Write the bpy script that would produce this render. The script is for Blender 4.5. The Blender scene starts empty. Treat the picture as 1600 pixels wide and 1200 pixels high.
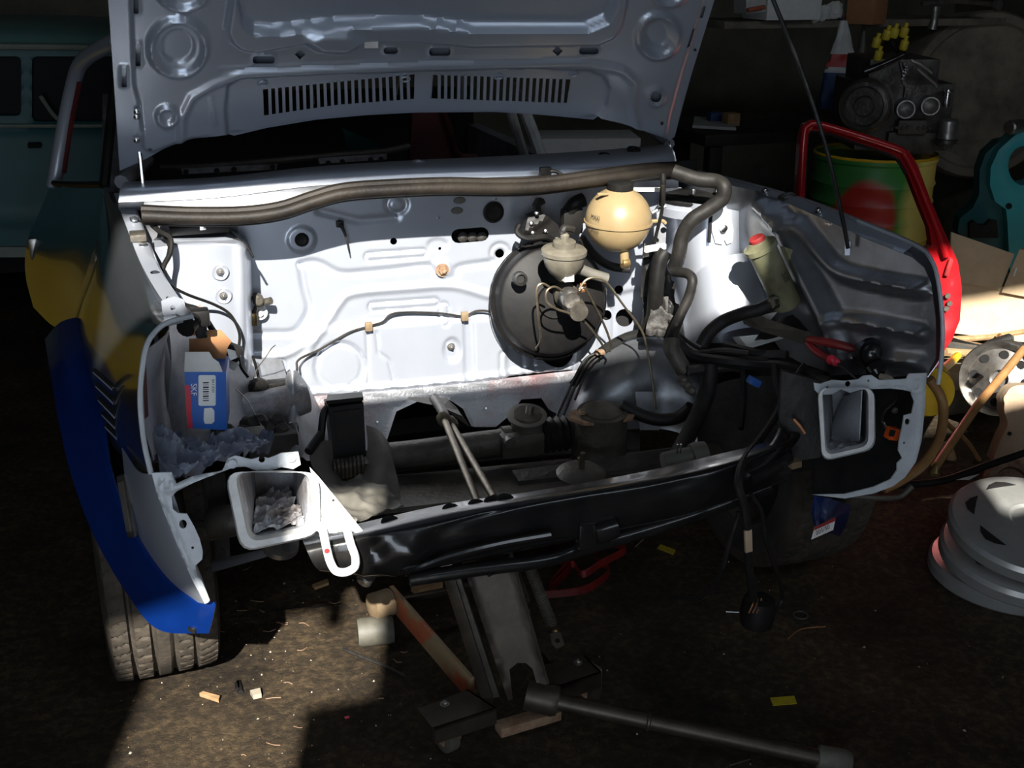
import bpy, bmesh, math, random
import numpy as np
from mathutils import Vector, Matrix, Quaternion
from mathutils.geometry import delaunay_2d_cdt

random.seed(4)
rng = np.random.default_rng(7)
SC = bpy.context.scene
COL = SC.collection

# ------------------------------------------------------------------ camera
FPX = 1779.0
CAM = np.array([-.673, -1.596, 1.377])
YAW, PITCH, ROLL = .3259, .355, .0046
_ca, _sa = math.cos(YAW), math.sin(YAW)
FWD = np.array([_sa*math.cos(PITCH), _ca*math.cos(PITCH), -math.sin(PITCH)])
_r = np.array([_ca, -_sa, 0.0]); _u = np.cross(_r, FWD)
RGT = math.cos(ROLL)*_r + math.sin(ROLL)*_u
UPV = -math.sin(ROLL)*_r + math.cos(ROLL)*_u
cd = bpy.data.cameras.new('camera'); cam = bpy.data.objects.new('camera', cd); COL.objects.link(cam)
cd.sensor_fit = 'HORIZONTAL'; cd.sensor_width = 36.0; cd.lens = 36.0*FPX/1600.0
cd.clip_start = .02; cd.clip_end = 60
M = Matrix.Identity(4)
for i in range(3):
    M[i][0] = RGT[i]; M[i][1] = UPV[i]; M[i][2] = -FWD[i]; M[i][3] = CAM[i]
cam.matrix_world = M
SC.camera = cam

# ------------------------------------------------------------------ light
SUN_AZ, SUN_EL = math.radians(16), math.radians(35)
W = bpy.data.worlds.new('sky'); SC.world = W; W.use_nodes = True
bg = W.node_tree.nodes['Background']; bg.inputs[0].default_value = (.78, .88, 1, 1); bg.inputs[1].default_value = 4.6
sd = bpy.data.lights.new('sun', 'SUN'); sd.energy = 15.5; sd.angle = math.radians(.6); sd.color = (1, .96, .88)
sun = bpy.data.objects.new('sun', sd); COL.objects.link(sun); sun.location = (-3, -6, 5)
sdir = Vector((math.sin(SUN_AZ)*math.cos(SUN_EL), math.cos(SUN_AZ)*math.cos(SUN_EL), -math.sin(SUN_EL)))
sun.rotation_euler = sdir.to_track_quat('-Z', 'Y').to_euler()
FRONT_Y = -2.6
# openings in the unseen front wall, invented to shape the sun patches: x0, x1, z0, z1
SUN_GAPS = [(-1.75, -.45, 0.0, 1.30), (-1.64, -1.29, 1.30, 2.40), (-1.29, -1.15, 2.12, 2.34), (-1.25, -1.13, 2.34, 2.62),
        (-1.66, -.33, 2.92, 3.36), (.30, .50, 2.95, 3.28), (.50, 2.5, 2.70, 3.28), (.34, .46, 2.29, 2.42)]
for k, (x0, x1, z0, z1) in enumerate(SUN_GAPS):
    ld = bpy.data.lights.new('sky_portal', 'AREA'); ld.shape = 'RECTANGLE'; ld.size = x1-x0; ld.size_y = z1-z0
    ld.cycles.is_portal = True
    lo = bpy.data.objects.new('sky_portal', ld); COL.objects.link(lo)
    lo.location = ((x0+x1)/2, FRONT_Y-.12, (z0+z1)/2); lo.rotation_euler = (math.radians(90), 0, 0)
vs = SC.view_settings
vs.view_transform = 'Standard'; vs.look = 'None'; vs.gamma = 1; vs.use_curve_mapping = False; vs.exposure = 0.0

# ------------------------------------------------------------------ helpers
def ray(x, y):
    return FWD + RGT*((x-800)/FPX) + UPV*((600-y)/FPX)
def at(x, y, X=None, Y=None, Z=None):
    d = ray(x, y)
    t = (X-CAM[0])/d[0] if X is not None else (Y-CAM[1])/d[1] if Y is not None else (Z-CAM[2])/d[2]
    return Vector(CAM + t*d)
def depth(p):
    return float((np.array(p)-CAM) @ FWD)
def mpp(p):                     # metres per pixel at a point
    return depth(p)/FPX

class Plane:
    """a plane in the place; photograph points are laid onto it at its own distance"""
    def __init__(s, o, n):
        s.o = np.array(o, float); n = np.array(n, float); s.n = n/np.linalg.norm(n)
        if s.n @ (CAM - s.o) < 0: s.n = -s.n
        h = np.array([0, 0, 1.0]) if abs(s.n[2]) < .9 else np.array([0, 1.0, 0])
        s.u = np.cross(h, s.n); s.u /= np.linalg.norm(s.u); s.v = np.cross(s.n, s.u)
    def px(s, P, h=0.0):
        P = np.asarray(P, float).reshape(-1, 2)
        d = FWD[None] + RGT[None]*((P[:, :1]-800)/FPX) + UPV[None]*((600-P[:, 1:2])/FPX)
        t = ((s.o - CAM) @ s.n)/(d @ s.n)
        return CAM + d*t[:, None] + s.n*np.asarray(h, float).reshape(-1, 1)
def PY(Y): return Plane((0, Y, 0), (0, -1, 0))
def PX(X, left=True): return Plane((X, 0, 0), (-1 if left else 1, 0, 0))
def PF(p):                       # upright plane square to the view through a point
    return Plane(p, (-_sa, -_ca, 0))
def P3(a, b, c):
    a, b, c = (np.array(q, float) for q in (a, b, c))
    return Plane(a, np.cross(b-a, c-a))

def cr(pts, n=8, closed=False):  # Catmull-Rom
    p = np.array([list(q) for q in pts], float)
    if len(p) < 3 and not closed:
        t = np.linspace(0, 1, n+1)[:, None]; return p[0]*(1-t)+p[-1]*t
    if closed: q = np.vstack([p[-1], p, p[0], p[1]])
    else: q = np.vstack([2*p[0]-p[1], p, 2*p[-1]-p[-2]])
    out = []
    for i in range(1, len(q)-2):
        for k in range(n):
            t = k/n
            out.append(.5*((2*q[i])+(-q[i-1]+q[i+1])*t+(2*q[i-1]-5*q[i]+4*q[i+1]-q[i+2])*t*t+(-q[i-1]+3*q[i]-3*q[i+1]+q[i+2])*t**3))
    if not closed: out.append(q[-2])
    return np.array(out)
def circ(cx, cy, rx, ry=None, n=20, rot=0):
    ry = rx if ry is None else ry
    c, s = math.cos(rot), math.sin(rot); r = []
    for i in range(n):
        a = 2*math.pi*i/n; x, y = rx*math.cos(a), ry*math.sin(a)
        r.append((cx+c*x-s*y, cy+s*x+c*y))
    return r
def caps(x0, y0, x1, y1, r, n=6):
    a = math.atan2(y1-y0, x1-x0); o = []
    for k in range(n+1):
        t = a-math.pi/2+math.pi*k/n; o.append((x1+r*math.cos(t), y1+r*math.sin(t)))
    for k in range(n+1):
        t = a+math.pi/2+math.pi*k/n; o.append((x0+r*math.cos(t), y0+r*math.sin(t)))
    return o
def rrect(x0, y0, x1, y1, r, n=4):
    o = []
    for cx, cy, a0 in ((x1-r, y0+r, -90), (x1-r, y1-r, 0), (x0+r, y1-r, 90), (x0+r, y0+r, 180)):
        for k in range(n+1):
            t = math.radians(a0+90*k/n); o.append((cx+r*math.cos(t), cy+r*math.sin(t)))
    return o

# --- distances in photograph space for pressed relief
def seg_dist(P, poly, closed):
    q = np.array(poly, float); n = len(q); m = n if closed else n-1
    best = np.full(len(P), 1e9)
    for i in range(m):
        a = q[i]; b = q[(i+1) % n]; ab = b-a; L = ab@ab+1e-12
        t = np.clip(((P-a)@ab)/L, 0, 1); d = P-(a+t[:, None]*ab)
        best = np.minimum(best, (d*d).sum(1))
    return np.sqrt(best)
def inside(P, poly):
    q = np.array(poly, float); n = len(q); c = np.zeros(len(P), bool); j = n-1
    for i in range(n):
        xi, yi = q[i]; xj, yj = q[j]
        with np.errstate(divide='ignore', invalid='ignore'):
            m = ((yi > P[:, 1]) != (yj > P[:, 1])) & (P[:, 0] < (xj-xi)*(P[:, 1]-yi)/(yj-yi+1e-12)+xi)
        c ^= m; j = i
    return c
def sm(t): t = np.clip(t, 0, 1); return t*t*(3-2*t)
def relief_h(P, feats):
    h = np.zeros(len(P))
    for f in feats:
        k = f[0]
        if k == 'step':
            d = seg_dist(P, f[1], True); s = np.where(inside(P, f[1]), d, -d); h += f[2]*sm((s+f[3]/2)/f[3])
        elif k == 'ridge': h += f[2]*(1-sm(seg_dist(P, f[1], False)/f[3]))
        elif k == 'ring': h += f[2]*(1-sm(seg_dist(P, f[1], True)/f[3]))
        elif k == 'fn': h += f[1](P)
    return h
def dens(poly, step, closed=True):
    q = [np.array(a, float) for a in poly]; o = []; n = len(q)
    for i in range(n if closed else n-1):
        a, b = q[i], q[(i+1) % n]; m = max(1, int(np.linalg.norm(b-a)/step))
        for k in range(m): o.append(a+(b-a)*k/m)
    if not closed: o.append(q[-1])
    return np.array(o)

# ------------------------------------------------------------------ materials
MATS = {}
def mat(name, col, rough=.5, metal=0.0, col2=None, scale=12, bump=0.0, bscale=60, coat=0.0, spec=.5, amount=(.35, .65), detail=4, alpha=None, emit=None):
    m = bpy.data.materials.new(name); m.use_nodes = True; nt = m.node_tree; b = nt.nodes['Principled BSDF']
    b.inputs['Base Color'].default_value = (*col, 1); b.inputs['Roughness'].default_value = rough; b.inputs['Metallic'].default_value = metal
    b.inputs['Coat Weight'].default_value = coat; b.inputs['Coat Roughness'].default_value = .08; b.inputs['Specular IOR Level'].default_value = spec
    tc = nt.nodes.new('ShaderNodeTexCoord')
    if col2 is not None:
        n = nt.nodes.new('ShaderNodeTexNoise'); n.inputs['Scale'].default_value = scale; n.inputs['Detail'].default_value = detail; n.inputs['Roughness'].default_value = .65
        r = nt.nodes.new('ShaderNodeValToRGB'); r.color_ramp.elements[0].position = amount[0]; r.color_ramp.elements[1].position = amount[1]
        r.color_ramp.elements[0].color = (*col, 1); r.color_ramp.elements[1].color = (*col2, 1)
        nt.links.new(tc.outputs['Object'], n.inputs['Vector']); nt.links.new(n.outputs['Fac'], r.inputs['Fac']); nt.links.new(r.outputs['Color'], b.inputs['Base Color'])
    if bump > 0:
        n2 = nt.nodes.new('ShaderNodeTexNoise'); n2.inputs['Scale'].default_value = bscale; n2.inputs['Detail'].default_value = 5
        bp = nt.nodes.new('ShaderNodeBump'); bp.inputs['Strength'].default_value = bump; bp.inputs['Distance'].default_value = .01
        nt.links.new(tc.outputs['Object'], n2.inputs['Vector']); nt.links.new(n2.outputs['Fac'], bp.inputs['Height']); nt.links.new(bp.outputs['Normal'], b.inputs['Normal'])
    if emit: b.inputs['Emission Color'].default_value = (*emit[0], 1); b.inputs['Emission Strength'].default_value = emit[1]
    MATS[name] = m
    return m
mat('silver', (.47, .50, .56), .36, .55, (.43, .46, .53), 5, coat=.25)
mat('silver_outer', (.30, .33, .36), .22, .92, (.27, .30, .33), 5, coat=.8)
mat('silver_shade', (.26, .275, .30), .34, .8, (.17, .175, .185), 10, bump=.05, bscale=60)  # darker copy of the silver, with shade put into its colour
mat('silver_bonnet', (.40, .435, .50), .34, .6, (.36, .40, .47), 3)
mat('silver_dirty', (.36, .38, .42), .45, .4, (.24, .24, .25), 14, bump=.08, bscale=90)
mat('silver_dust', (.40, .42, .46), .55, .3, (.20, .17, .16), 18, bump=.25, bscale=140)
mat('silver_red', (.46, .47, .50), .5, .35, (.42, .25, .25), 7, bump=.35, bscale=160, amount=(.5, .7))
mat('primer', (.50, .53, .56), .5, .1, (.40, .42, .45), 20, bump=.12, bscale=120)
mat('white_paint', (.74, .75, .75), .5, .0, (.55, .55, .54), 24, bump=.1, bscale=100)
mat('black_gloss', (.006, .006, .0065), .25, .0, (.015, .014, .013), 14, coat=.35, bump=.12, bscale=25)
mat('black', (.005, .005, .005), .5, .0, (.012, .011, .010), 20, spec=.22)
mat('rubber', (.009, .0085, .008), .55, .0, (.02, .018, .016), 25, bump=.1, spec=.2)
mat('seal', (.008, .0065, .0055), .55, 0, (.020, .016, .012), 10, bump=.1, bscale=120, spec=.2)
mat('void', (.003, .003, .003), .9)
mat('servo', (.0035, .0035, .004), .5, .0, (.010, .009, .0085), 9, bump=.06, bscale=30, spec=.16)
mat('oily', (.04, .035, .028), .55, .25, (.085, .075, .06), 16, bump=.25, bscale=70)
mat('oily_dark', (.009, .008, .007), .6, .2, (.026, .023, .02), 20, bump=.3, bscale=60)
mat('grey_sheet', (.085, .08, .068), .6, .1, (.14, .13, .11), 10, bump=.15, bscale=30)
mat('steel', (.36, .35, .33), .35, .9, (.22, .20, .18), 30)
mat('bright_steel', (.7, .7, .7), .25, 1)
mat('brass', (.45, .32, .12), .35, .8, (.3, .2, .1), 30)
mat('rust', (.17, .09, .05), .8, .1, (.28, .19, .12), 40, bump=.3)
mat('rod', (.10, .08, .055), .45, .7, (.17, .14, .095), 40)
mat('tank', (.27, .20, .105), .35, 0, (.23, .165, .085), 8, spec=.4)
mat('reservoir', (.17, .155, .12), .4, 0, (.09, .08, .062), 14)
mat('bottle', (.22, .22, .13), .45, 0, (.10, .09, .05), 9, bump=.1)
mat('red_cap', (.36, .03, .03), .5, 0, (.2, .02, .02), 20)
mat('blue_paint', (.004, .034, .22), .25, .5, (.003, .028, .18), 6, coat=.7)
mat('tyre', (.030, .026, .021), .8, 0, (.062, .050, .038), 14, bump=.2, bscale=120, spec=.2)
mat('tyre_side', (.02, .019, .018), .7, 0, (.04, .036, .032), 10, bump=.1)
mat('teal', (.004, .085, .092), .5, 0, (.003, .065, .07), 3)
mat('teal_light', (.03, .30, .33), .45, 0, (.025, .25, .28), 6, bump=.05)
mat('teal_roof', (.06, .15, .14), .5, 0, (.10, .17, .15), 5)
mat('cream', (.16, .19, .16), .5, 0, (.2, .22, .18), 10)
mat('yellow_van', (.30, .20, .02), .5, 0, (.2, .13, .02), 8)
mat('red_paint', (.42, .008, .012), .3, .1, (.36, .006, .01), 6, coat=.5)
mat('card', (.52, .39, .25), .8, 0, (.46, .34, .21), 12)
mat('card_brown', (.36, .17, .07), .8, 0, (.30, .14, .06), 20)
mat('card_white', (.70, .70, .67), .75, 0, (.62, .62, .60), 30)
mat('print_blue', (.01, .12, .50), .4, 0, (.008, .10, .44), 10)
mat('print_red', (.62, .02, .05), .4)
mat('print_white', (.80, .80, .80), .5)
mat('print_black', (.02, .02, .02), .5)
mat('foil', (.16, .19, .27), .45, .1, (.30, .33, .40), 10, bump=.3, bscale=60)
mat('yellow_tape', (.50, .40, .02), .5, 0, (.4, .3, .02), 40)
mat('yellow', (.70, .42, .01), .5, 0, (.6, .35, .01), 12)
mat('strap', (.20, .01, .008), .5, 0, (.12, .007, .006), 40)
mat('jack', (.030, .024, .018), .45, .5, (.062, .048, .034), 14, bump=.05)
mat('jack_wood', (.22, .16, .09), .7, 0, (.15, .10, .055), 22, bump=.1)
mat('jack_orange', (.42, .10, .04), .6, 0, (.30, .22, .12), 9, amount=(.45, .55))
mat('roller', (.10, .095, .075), .6, 0, (.06, .055, .042), 20)
mat('hose_brown', (.30, .16, .06), .5, 0, (.22, .11, .04), 20)
mat('hubcap', (.55, .55, .53), .32, .6, (.42, .42, .40), 8)
mat('beige', (.42, .31, .21), .8, 0, (.33, .23, .15), 8, bump=.1)
mat('engine', (.05, .047, .042), .45, .6, (.12, .11, .095), 18, bump=.4, bscale=50)
mat('alu', (.42, .41, .39), .38, .9, (.28, .27, .25), 20, bump=.2)
mat('grime', (.10, .088, .066), .8, 0, (.22, .19, .145), 6, bump=.3, bscale=20)
mat('bag', (.55, .55, .52), .5, 0, (.4, .4, .38), 12, bump=.3, bscale=40)
mat('bag_red', (.35, .03, .03), .5)
mat('bag_blue', (.02, .06, .18), .5, 0, (.012, .04, .13), 10)
mat('orange', (.45, .12, .05), .5, 0, (.3, .08, .04), 30)
mat('wood', (.38, .24, .12), .75, 0, (.25, .15, .07), 30)
mat('copper', (.4, .18, .08), .5, .6, (.3, .14, .07), 30)
mat('interior_red', (.10, .012, .012), .5, 0, (.06, .01, .01), 6)
mat('sticker', (.66, .62, .60), .5)
mat('glass_dark', (.004, .0045, .005), .5, 0, spec=.1)
mat('blue_plug', (.02, .08, .3), .5)
mat('orange_plug', (.6, .08, .01), .5)
mat('chip', (.30, .26, .20), .8)

# ------------------------------------------------------------------ objects
WL = {}
def link(name, me, m, parent=None, label=None, cat=None, group=None, kind=None, smooth=True, ang=38, plabel=None):
    if isinstance(m, str): m = MATS[m]
    for q in (m if isinstance(m, (list, tuple)) else [m]):
        me.materials.append(MATS[q] if isinstance(q, str) else q)
    n = len(me.vertices)
    co = np.empty(n*3); me.vertices.foreach_get('co', co); co = co.reshape(-1, 3)
    c = (co.min(0)+co.max(0))/2
    me.vertices.foreach_set('co', (co-c).ravel()); me.update()
    if smooth:
        me.shade_smooth(); me.set_sharp_from_angle(angle=math.radians(ang))
    o = bpy.data.objects.new(name, me); COL.objects.link(o)
    wl = Vector(c); WL[o] = wl
    if parent is not None:
        o.parent = parent; o.location = wl-WL[parent]
    else: o.location = wl
    tag(o, label, cat, group, kind)
    if plabel: o['label'] = plabel
    return o
def tag(o, label=None, cat=None, group=None, kind=None):
    if label: o['label'] = label
    if cat: o['category'] = cat
    if group: o['group'] = group
    if kind: o['kind'] = kind
    return o
def thing(name, loc, label, cat, group=None):
    o = bpy.data.objects.new(name, None); COL.objects.link(o); o.empty_display_size = .05
    o.location = loc; WL[o] = Vector(loc); return tag(o, label, cat, group)
def inst(src, name, loc, parent=None, rot=None, scale=None):
    o = src.copy(); COL.objects.link(o); o.name = name; wl = Vector(loc); WL[o] = wl
    o.parent = parent; o.location = wl-WL[parent] if parent is not None else wl
    if rot is not None: o.rotation_euler = rot
    if scale is not None: o.scale = scale
    return o

class MB:
    """collects shapes; build() links them as one mesh object"""
    def __init__(s): s.v = []; s.f = []; s.mi = []
    def add(s, V, Fs, mi=0):
        b = len(s.v); s.v += [tuple(map(float, p)) for p in V]
        for f in Fs: s.f.append(tuple(b+i for i in f)); s.mi.append(mi)
        return s
    def box(s, c, d, R=None, mi=0, bev=0.0):
        c = Vector(c); d = Vector(d)/2
        if bev > 0:
            bm = bmesh.new(); bmesh.ops.create_cube(bm, size=1.0)
            for v in bm.verts: v.co = Vector((v.co.x*2*d.x, v.co.y*2*d.y, v.co.z*2*d.z))
            bmesh.ops.bevel(bm, geom=bm.edges[:], offset=bev, segments=2, affect='EDGES', profile=.6)
            bm.verts.index_update()
            V = [(c+(R @ v.co if R else v.co)) for v in bm.verts]; Fs = [[v.index for v in f.verts] for f in bm.faces]; bm.free()
            return s.add(V, Fs, mi)
        V = []
        for z in (-1, 1):
            for x, y in ((-1, -1), (1, -1), (1, 1), (-1, 1)):
                p = Vector((x*d.x, y*d.y, z*d.z)); V.append(c+(R @ p if R else p))
        return s.add(V, [(0, 3, 2, 1), (4, 5, 6, 7), (0, 1, 5, 4), (1, 2, 6, 5), (2, 3, 7, 6), (3, 0, 4, 7)], mi)
    def tube(s, pts, r, n=8, smooth=6, mi=0, cap=True, flat=1.0):
        P = cr(pts, smooth) if smooth and len(pts) > 2 else np.array([list(p) for p in pts], float)
        m = len(P); rr = np.interp(np.linspace(0, 1, m), np.linspace(0, 1, len(r)), r) if hasattr(r, '__len__') else np.full(m, r)
        T = np.gradient(P, axis=0); T /= np.linalg.norm(T, axis=1)[:, None]+1e-12
        ref = np.array([0, 0, 1.0]) if abs(T[0][2]) < .9 else np.array([1.0, 0, 0])
        a = np.cross(T[0], ref); a /= np.linalg.norm(a); V = []
        for i in range(m):
            a = a-T[i]*(a@T[i]); a /= np.linalg.norm(a)+1e-12; b = np.cross(T[i], a)
            for k in range(n):
                t = 2*math.pi*k/n; V.append(P[i]+rr[i]*(math.cos(t)*a+flat*math.sin(t)*b))
        Fs = [(i*n+k, i*n+(k+1) % n, (i+1)*n+(k+1) % n, (i+1)*n+k) for i in range(m-1) for k in range(n)]
        if cap: Fs += [tuple(range(n-1, -1, -1)), tuple(range((m-1)*n, m*n))]
        return s.add(V, Fs, mi)
    def lathe(s, prof, o, axis=(0, 0, 1), n=32, mi=0, cap=True, sx=1.0):
        """prof: (radius, height) along axis"""
        ax = Vector(axis).normalized(); q = ax.to_track_quat('Z', 'Y').to_matrix(); o = Vector(o); V = []
        for r, h in prof:
            for k in range(n):
                t = 2*math.pi*k/n; V.append(o+q @ Vector((r*math.cos(t)*sx, r*math.sin(t), h)))
        m = len(prof)
        Fs = [(i*n+k, i*n+(k+1) % n, (i+1)*n+(k+1) % n, (i+1)*n+k) for i in range(m-1) for k in range(n)]
        if cap: Fs += [tuple(range(n-1, -1, -1)), tuple(range((m-1)*n, m*n))]
        return s.add(V, Fs, mi)
    def prism(s, pts, vec, mi=0):
        n = len(pts); v = Vector(vec); V = [Vector(p) for p in pts]+[Vector(p)+v for p in pts]
        return s.add(V, [tuple(range(n)), tuple(range(2*n-1, n-1, -1))]+[(i, i+n, (i+1) % n+n, (i+1) % n) for i in range(n)], mi)
    def build(s, name, m, parent=None, fix=True, **k):
        me = bpy.data.meshes.new(name); me.from_pydata(s.v, [], s.f)
        if any(s.mi): me.polygons.foreach_set('material_index', s.mi)
        if fix:
            bm = bmesh.new(); bm.from_mesh(me); bmesh.ops.recalc_face_normals(bm, faces=bm.faces[:]); bm.to_mesh(me); bm.free()
        return link(name, me, m, parent, **k)

def thick_mesh(name, V, Fs, vec):
    """sheet to solid: extrude the face region by vec (one vector or one per vertex)"""
    n = len(V); V = np.asarray(V, float); vec = np.asarray(vec, float)
    V2 = V+vec
    cnt = {}
    for f in Fs:
        for i in range(len(f)):
            e = (f[i], f[(i+1) % len(f)]); cnt[e] = 1
    side = [(a, b) for (a, b) in cnt if (b, a) not in cnt]
    F2 = [tuple(f) for f in Fs]+[tuple(i+n for i in reversed(f)) for f in Fs]+[(b, a, a+n, b+n) for a, b in side]
    me = bpy.data.meshes.new(name); me.from_pydata([tuple(p) for p in np.vstack([V, V2])], [], F2)
    return me

def relief(name, pl, outline, mat_, parent=None, holes=(), feats=(), res=5.0, thick=.0015, step=None, **k):
    """pressed sheet on a plane: outline and holes cut out, features pressed in, real thickness"""
    step = step or res
    loops = [dens(outline, step)]+[dens(h, min(step, 4)) for h in holes]
    P = [p for L in loops for p in L]; E = []; b = 0
    for L in loops:
        n = len(L); E += [(b+i, b+(i+1) % n) for i in range(n)]; b += n
    if res < 900:
        lo = loops[0].min(0); hi = loops[0].max(0)
        gx, gy = np.meshgrid(np.arange(lo[0]+res*.5, hi[0], res), np.arange(lo[1]+res*.5, hi[1], res))
        gx[::2] += res*.5
        G = np.stack([gx.ravel(), gy.ravel()], 1)
        ok = inside(G, loops[0]) & (seg_dist(G, outline, True) > res*.55)
        G = G[ok]
        for h in holes:
            ok = ~inside(G, h) & (seg_dist(G, h, True) > res*.45); G = G[ok]
        P += list(G)
    r = delaunay_2d_cdt([Vector((float(p[0]), float(p[1]))) for p in P], E, [], 0, 1e-4)
    V2 = np.array([(v.x, v.y) for v in r[0]]); T = np.array([f for f in r[2] if len(f) == 3])
    c = V2[T].mean(1); keep = inside(c, loops[0])
    for h in loops[1:]: keep &= ~inside(c, h)
    T = T[keep]
    V = pl.px(V2, relief_h(V2, feats) if feats else 0.0)
    t = T[0]; nrm = np.cross(V[T[:, 1]]-V[T[:, 0]], V[T[:, 2]]-V[T[:, 0]]).sum(0)
    if nrm @ pl.n < 0: T = T[:, ::-1]
    me = thick_mesh(name, V, [tuple(int(q) for q in f) for f in T], -pl.n*thick)
    return link(name, me, mat_, parent, **k)

def loft(name, rows, mat_, parent=None, nu=6, nv=6, thick=.0015, closed=False, flip=False, hfn=None, **k):
    """smooth sheet through rows of points; thickness grows away from the camera side"""
    R = [cr(r, nu, closed) for r in rows]
    A = np.array(R)                                     # rows x cols x 3
    B = np.stack([cr(A[:, j], nv) if len(rows) > 2 else np.array([A[0, j]*(1-t)+A[-1, j]*t for t in np.linspace(0, 1, nv+1)]) for j in range(A.shape[1])], 1)
    m, n = B.shape[:2]
    du = np.gradient(B, axis=1); dv = np.gradient(B, axis=0); N = np.cross(du, dv); N /= np.linalg.norm(N, axis=2)[:, :, None]+1e-12
    if np.mean(((CAM-B)*N).sum(2)) < 0: N = -N
    if flip: N = -N
    if hfn is not None: B = B+N*hfn(B, m, n)[:, :, None]
    Fs = []
    for i in range(m-1):
        for j in range(n if closed else n-1):
            j2 = (j+1) % n; Fs.append((i*n+j, i*n+j2, (i+1)*n+j2, (i+1)*n+j))
    V = B.reshape(-1, 3)
    if thick == 0:
        me = bpy.data.meshes.new(name); me.from_pydata([tuple(p) for p in V], [], Fs)
    else:
        f = np.array(Fs); q = np.cross(V[f[:, 1]]-V[f[:, 0]], V[f[:, 3]]-V[f[:, 0]])
        if (q*N.reshape(-1, 3)[f[:, 0]]).sum() < 0: Fs = [tuple(reversed(g)) for g in Fs]
        me = thick_mesh(name, V, Fs, -N.reshape(-1, 3)*thick)
    return link(name, me, mat_, parent, **k)
def pts(*a):                     # (px, py, Y) triples to points
    return [at(x, y, Y=Y) for x, y, Y in a]
def bolt(name, p, n, r, m, parent, h=.006, washer=True, **k):
    b = MB()
    if washer: b.lathe([(r*1.5, 0), (r*1.5, .002)], p, n, 16)
    b.lathe([(r, .0015), (r, h*.8), (r*.8, h)], p, n, 6); b.lathe([(r*.4, h*.9), (r*.4, h*1.5)], p, n, 8)
    return b.build(name, m, parent, **k)
def text_mesh(name, s, origin, xdir, ydir, height, m, parent, lift=.0004):
    cu = bpy.data.curves.new('lettering', 'FONT'); cu.body = s; cu.size = 1; cu.extrude = 0.0
    o = bpy.data.objects.new('lettering', cu); COL.objects.link(o)
    dg = bpy.context.evaluated_depsgraph_get(); me = bpy.data.meshes.new_from_object(o.evaluated_get(dg))
    bpy.data.objects.remove(o); bpy.data.curves.remove(cu)
    co = np.empty(len(me.vertices)*3); me.vertices.foreach_get('co', co); co = co.reshape(-1, 3)
    xd = np.array(Vector(xdir).normalized()); yd = np.array(Vector(ydir).normalized()); nn = np.cross(xd, yd)
    s_ = height/.7
    V = np.array(origin)+co[:, :1]*s_*xd+co[:, 1:2]*s_*yd+nn*lift
    me.vertices.foreach_set('co', V.ravel()); me.materials.clear()
    return link(name, me, m, parent, smooth=False)

def pj(p):
    d = np.array(p)-CAM; z = d@FWD; return (800+FPX*(d@RGT)/z, 600-FPX*(d@UPV)/z)

# ================================================================== THE SETTING
def floor_mat():
    m = bpy.data.materials.new('floor_dirt'); m.use_nodes = True; nt = m.node_tree; N = nt.nodes; L = nt.links; b = N['Principled BSDF']
    tc = N.new('ShaderNodeTexCoord')
    def noise(s, d=6, r=.7):
        n = N.new('ShaderNodeTexNoise'); n.inputs['Scale'].default_value = s; n.inputs['Detail'].default_value = d; n.inputs['Roughness'].default_value = r; L.new(tc.outputs['Object'], n.inputs['Vector']); return n
    a = noise(2.2); r = N.new('ShaderNodeValToRGB'); e = r.color_ramp.elements
    e[0].position = .36; e[0].color = (.022, .0155, .0095, 1); e[1].position = .66; e[1].color = (.088, .062, .036, 1); L.new(a.outputs['Fac'], r.inputs['Fac'])
    f = noise(55, 5); r2 = N.new('ShaderNodeValToRGB'); e = r2.color_ramp.elements
    e[0].position = .45; e[0].color = (.55, .55, .55, 1); e[1].position = .68; e[1].color = (1.5, 1.45, 1.3, 1); L.new(f.outputs['Fac'], r2.inputs['Fac'])
    mx = N.new('ShaderNodeMix'); mx.data_type = 'RGBA'; mx.blend_type = 'MULTIPLY'; mx.inputs[0].default_value = 1.0
    L.new(r.outputs['Color'], mx.inputs[6]); L.new(r2.outputs['Color'], mx.inputs[7]); L.new(mx.outputs[2], b.inputs['Base Color'])
    h = noise(30, 8); bp = N.new('ShaderNodeBump'); bp.inputs['Strength'].default_value = .7; bp.inputs['Distance'].default_value = .02
    L.new(h.outputs['Fac'], bp.inputs['Height']); L.new(bp.outputs['Normal'], b.inputs['Normal'])
    b.inputs['Roughness'].default_value = .85; b.inputs['Specular IOR Level'].default_value = .25
    MATS['floor_dirt'] = m
floor_mat()
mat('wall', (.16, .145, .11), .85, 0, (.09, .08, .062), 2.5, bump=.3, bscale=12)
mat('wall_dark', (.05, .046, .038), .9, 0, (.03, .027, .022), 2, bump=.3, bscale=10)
RX0, RX1, RY1, RZ = -3.4, 4.4, 4.7, 3.9
MB().box(((RX0+RX1)/2, (FRONT_Y+RY1)/2, -.05), (RX1-RX0+.2, RY1-FRONT_Y+.2, .1)).build('floor', 'floor_dirt', kind='structure', smooth=False)
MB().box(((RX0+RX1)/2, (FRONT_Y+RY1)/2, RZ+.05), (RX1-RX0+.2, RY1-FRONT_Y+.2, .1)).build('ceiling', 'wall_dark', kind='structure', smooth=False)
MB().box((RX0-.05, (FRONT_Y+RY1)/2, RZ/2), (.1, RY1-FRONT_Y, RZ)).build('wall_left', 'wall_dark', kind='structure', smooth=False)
MB().box((RX1+.05, (FRONT_Y+RY1)/2, RZ/2), (.1, RY1-FRONT_Y, RZ)).build('wall_right', 'wall', kind='structure', smooth=False)
MB().box(((RX0+RX1)/2, RY1+.05, RZ/2), (RX1-RX0+.2, .1, RZ)).build('wall_back', 'wall', kind='structure', smooth=False)
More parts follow.
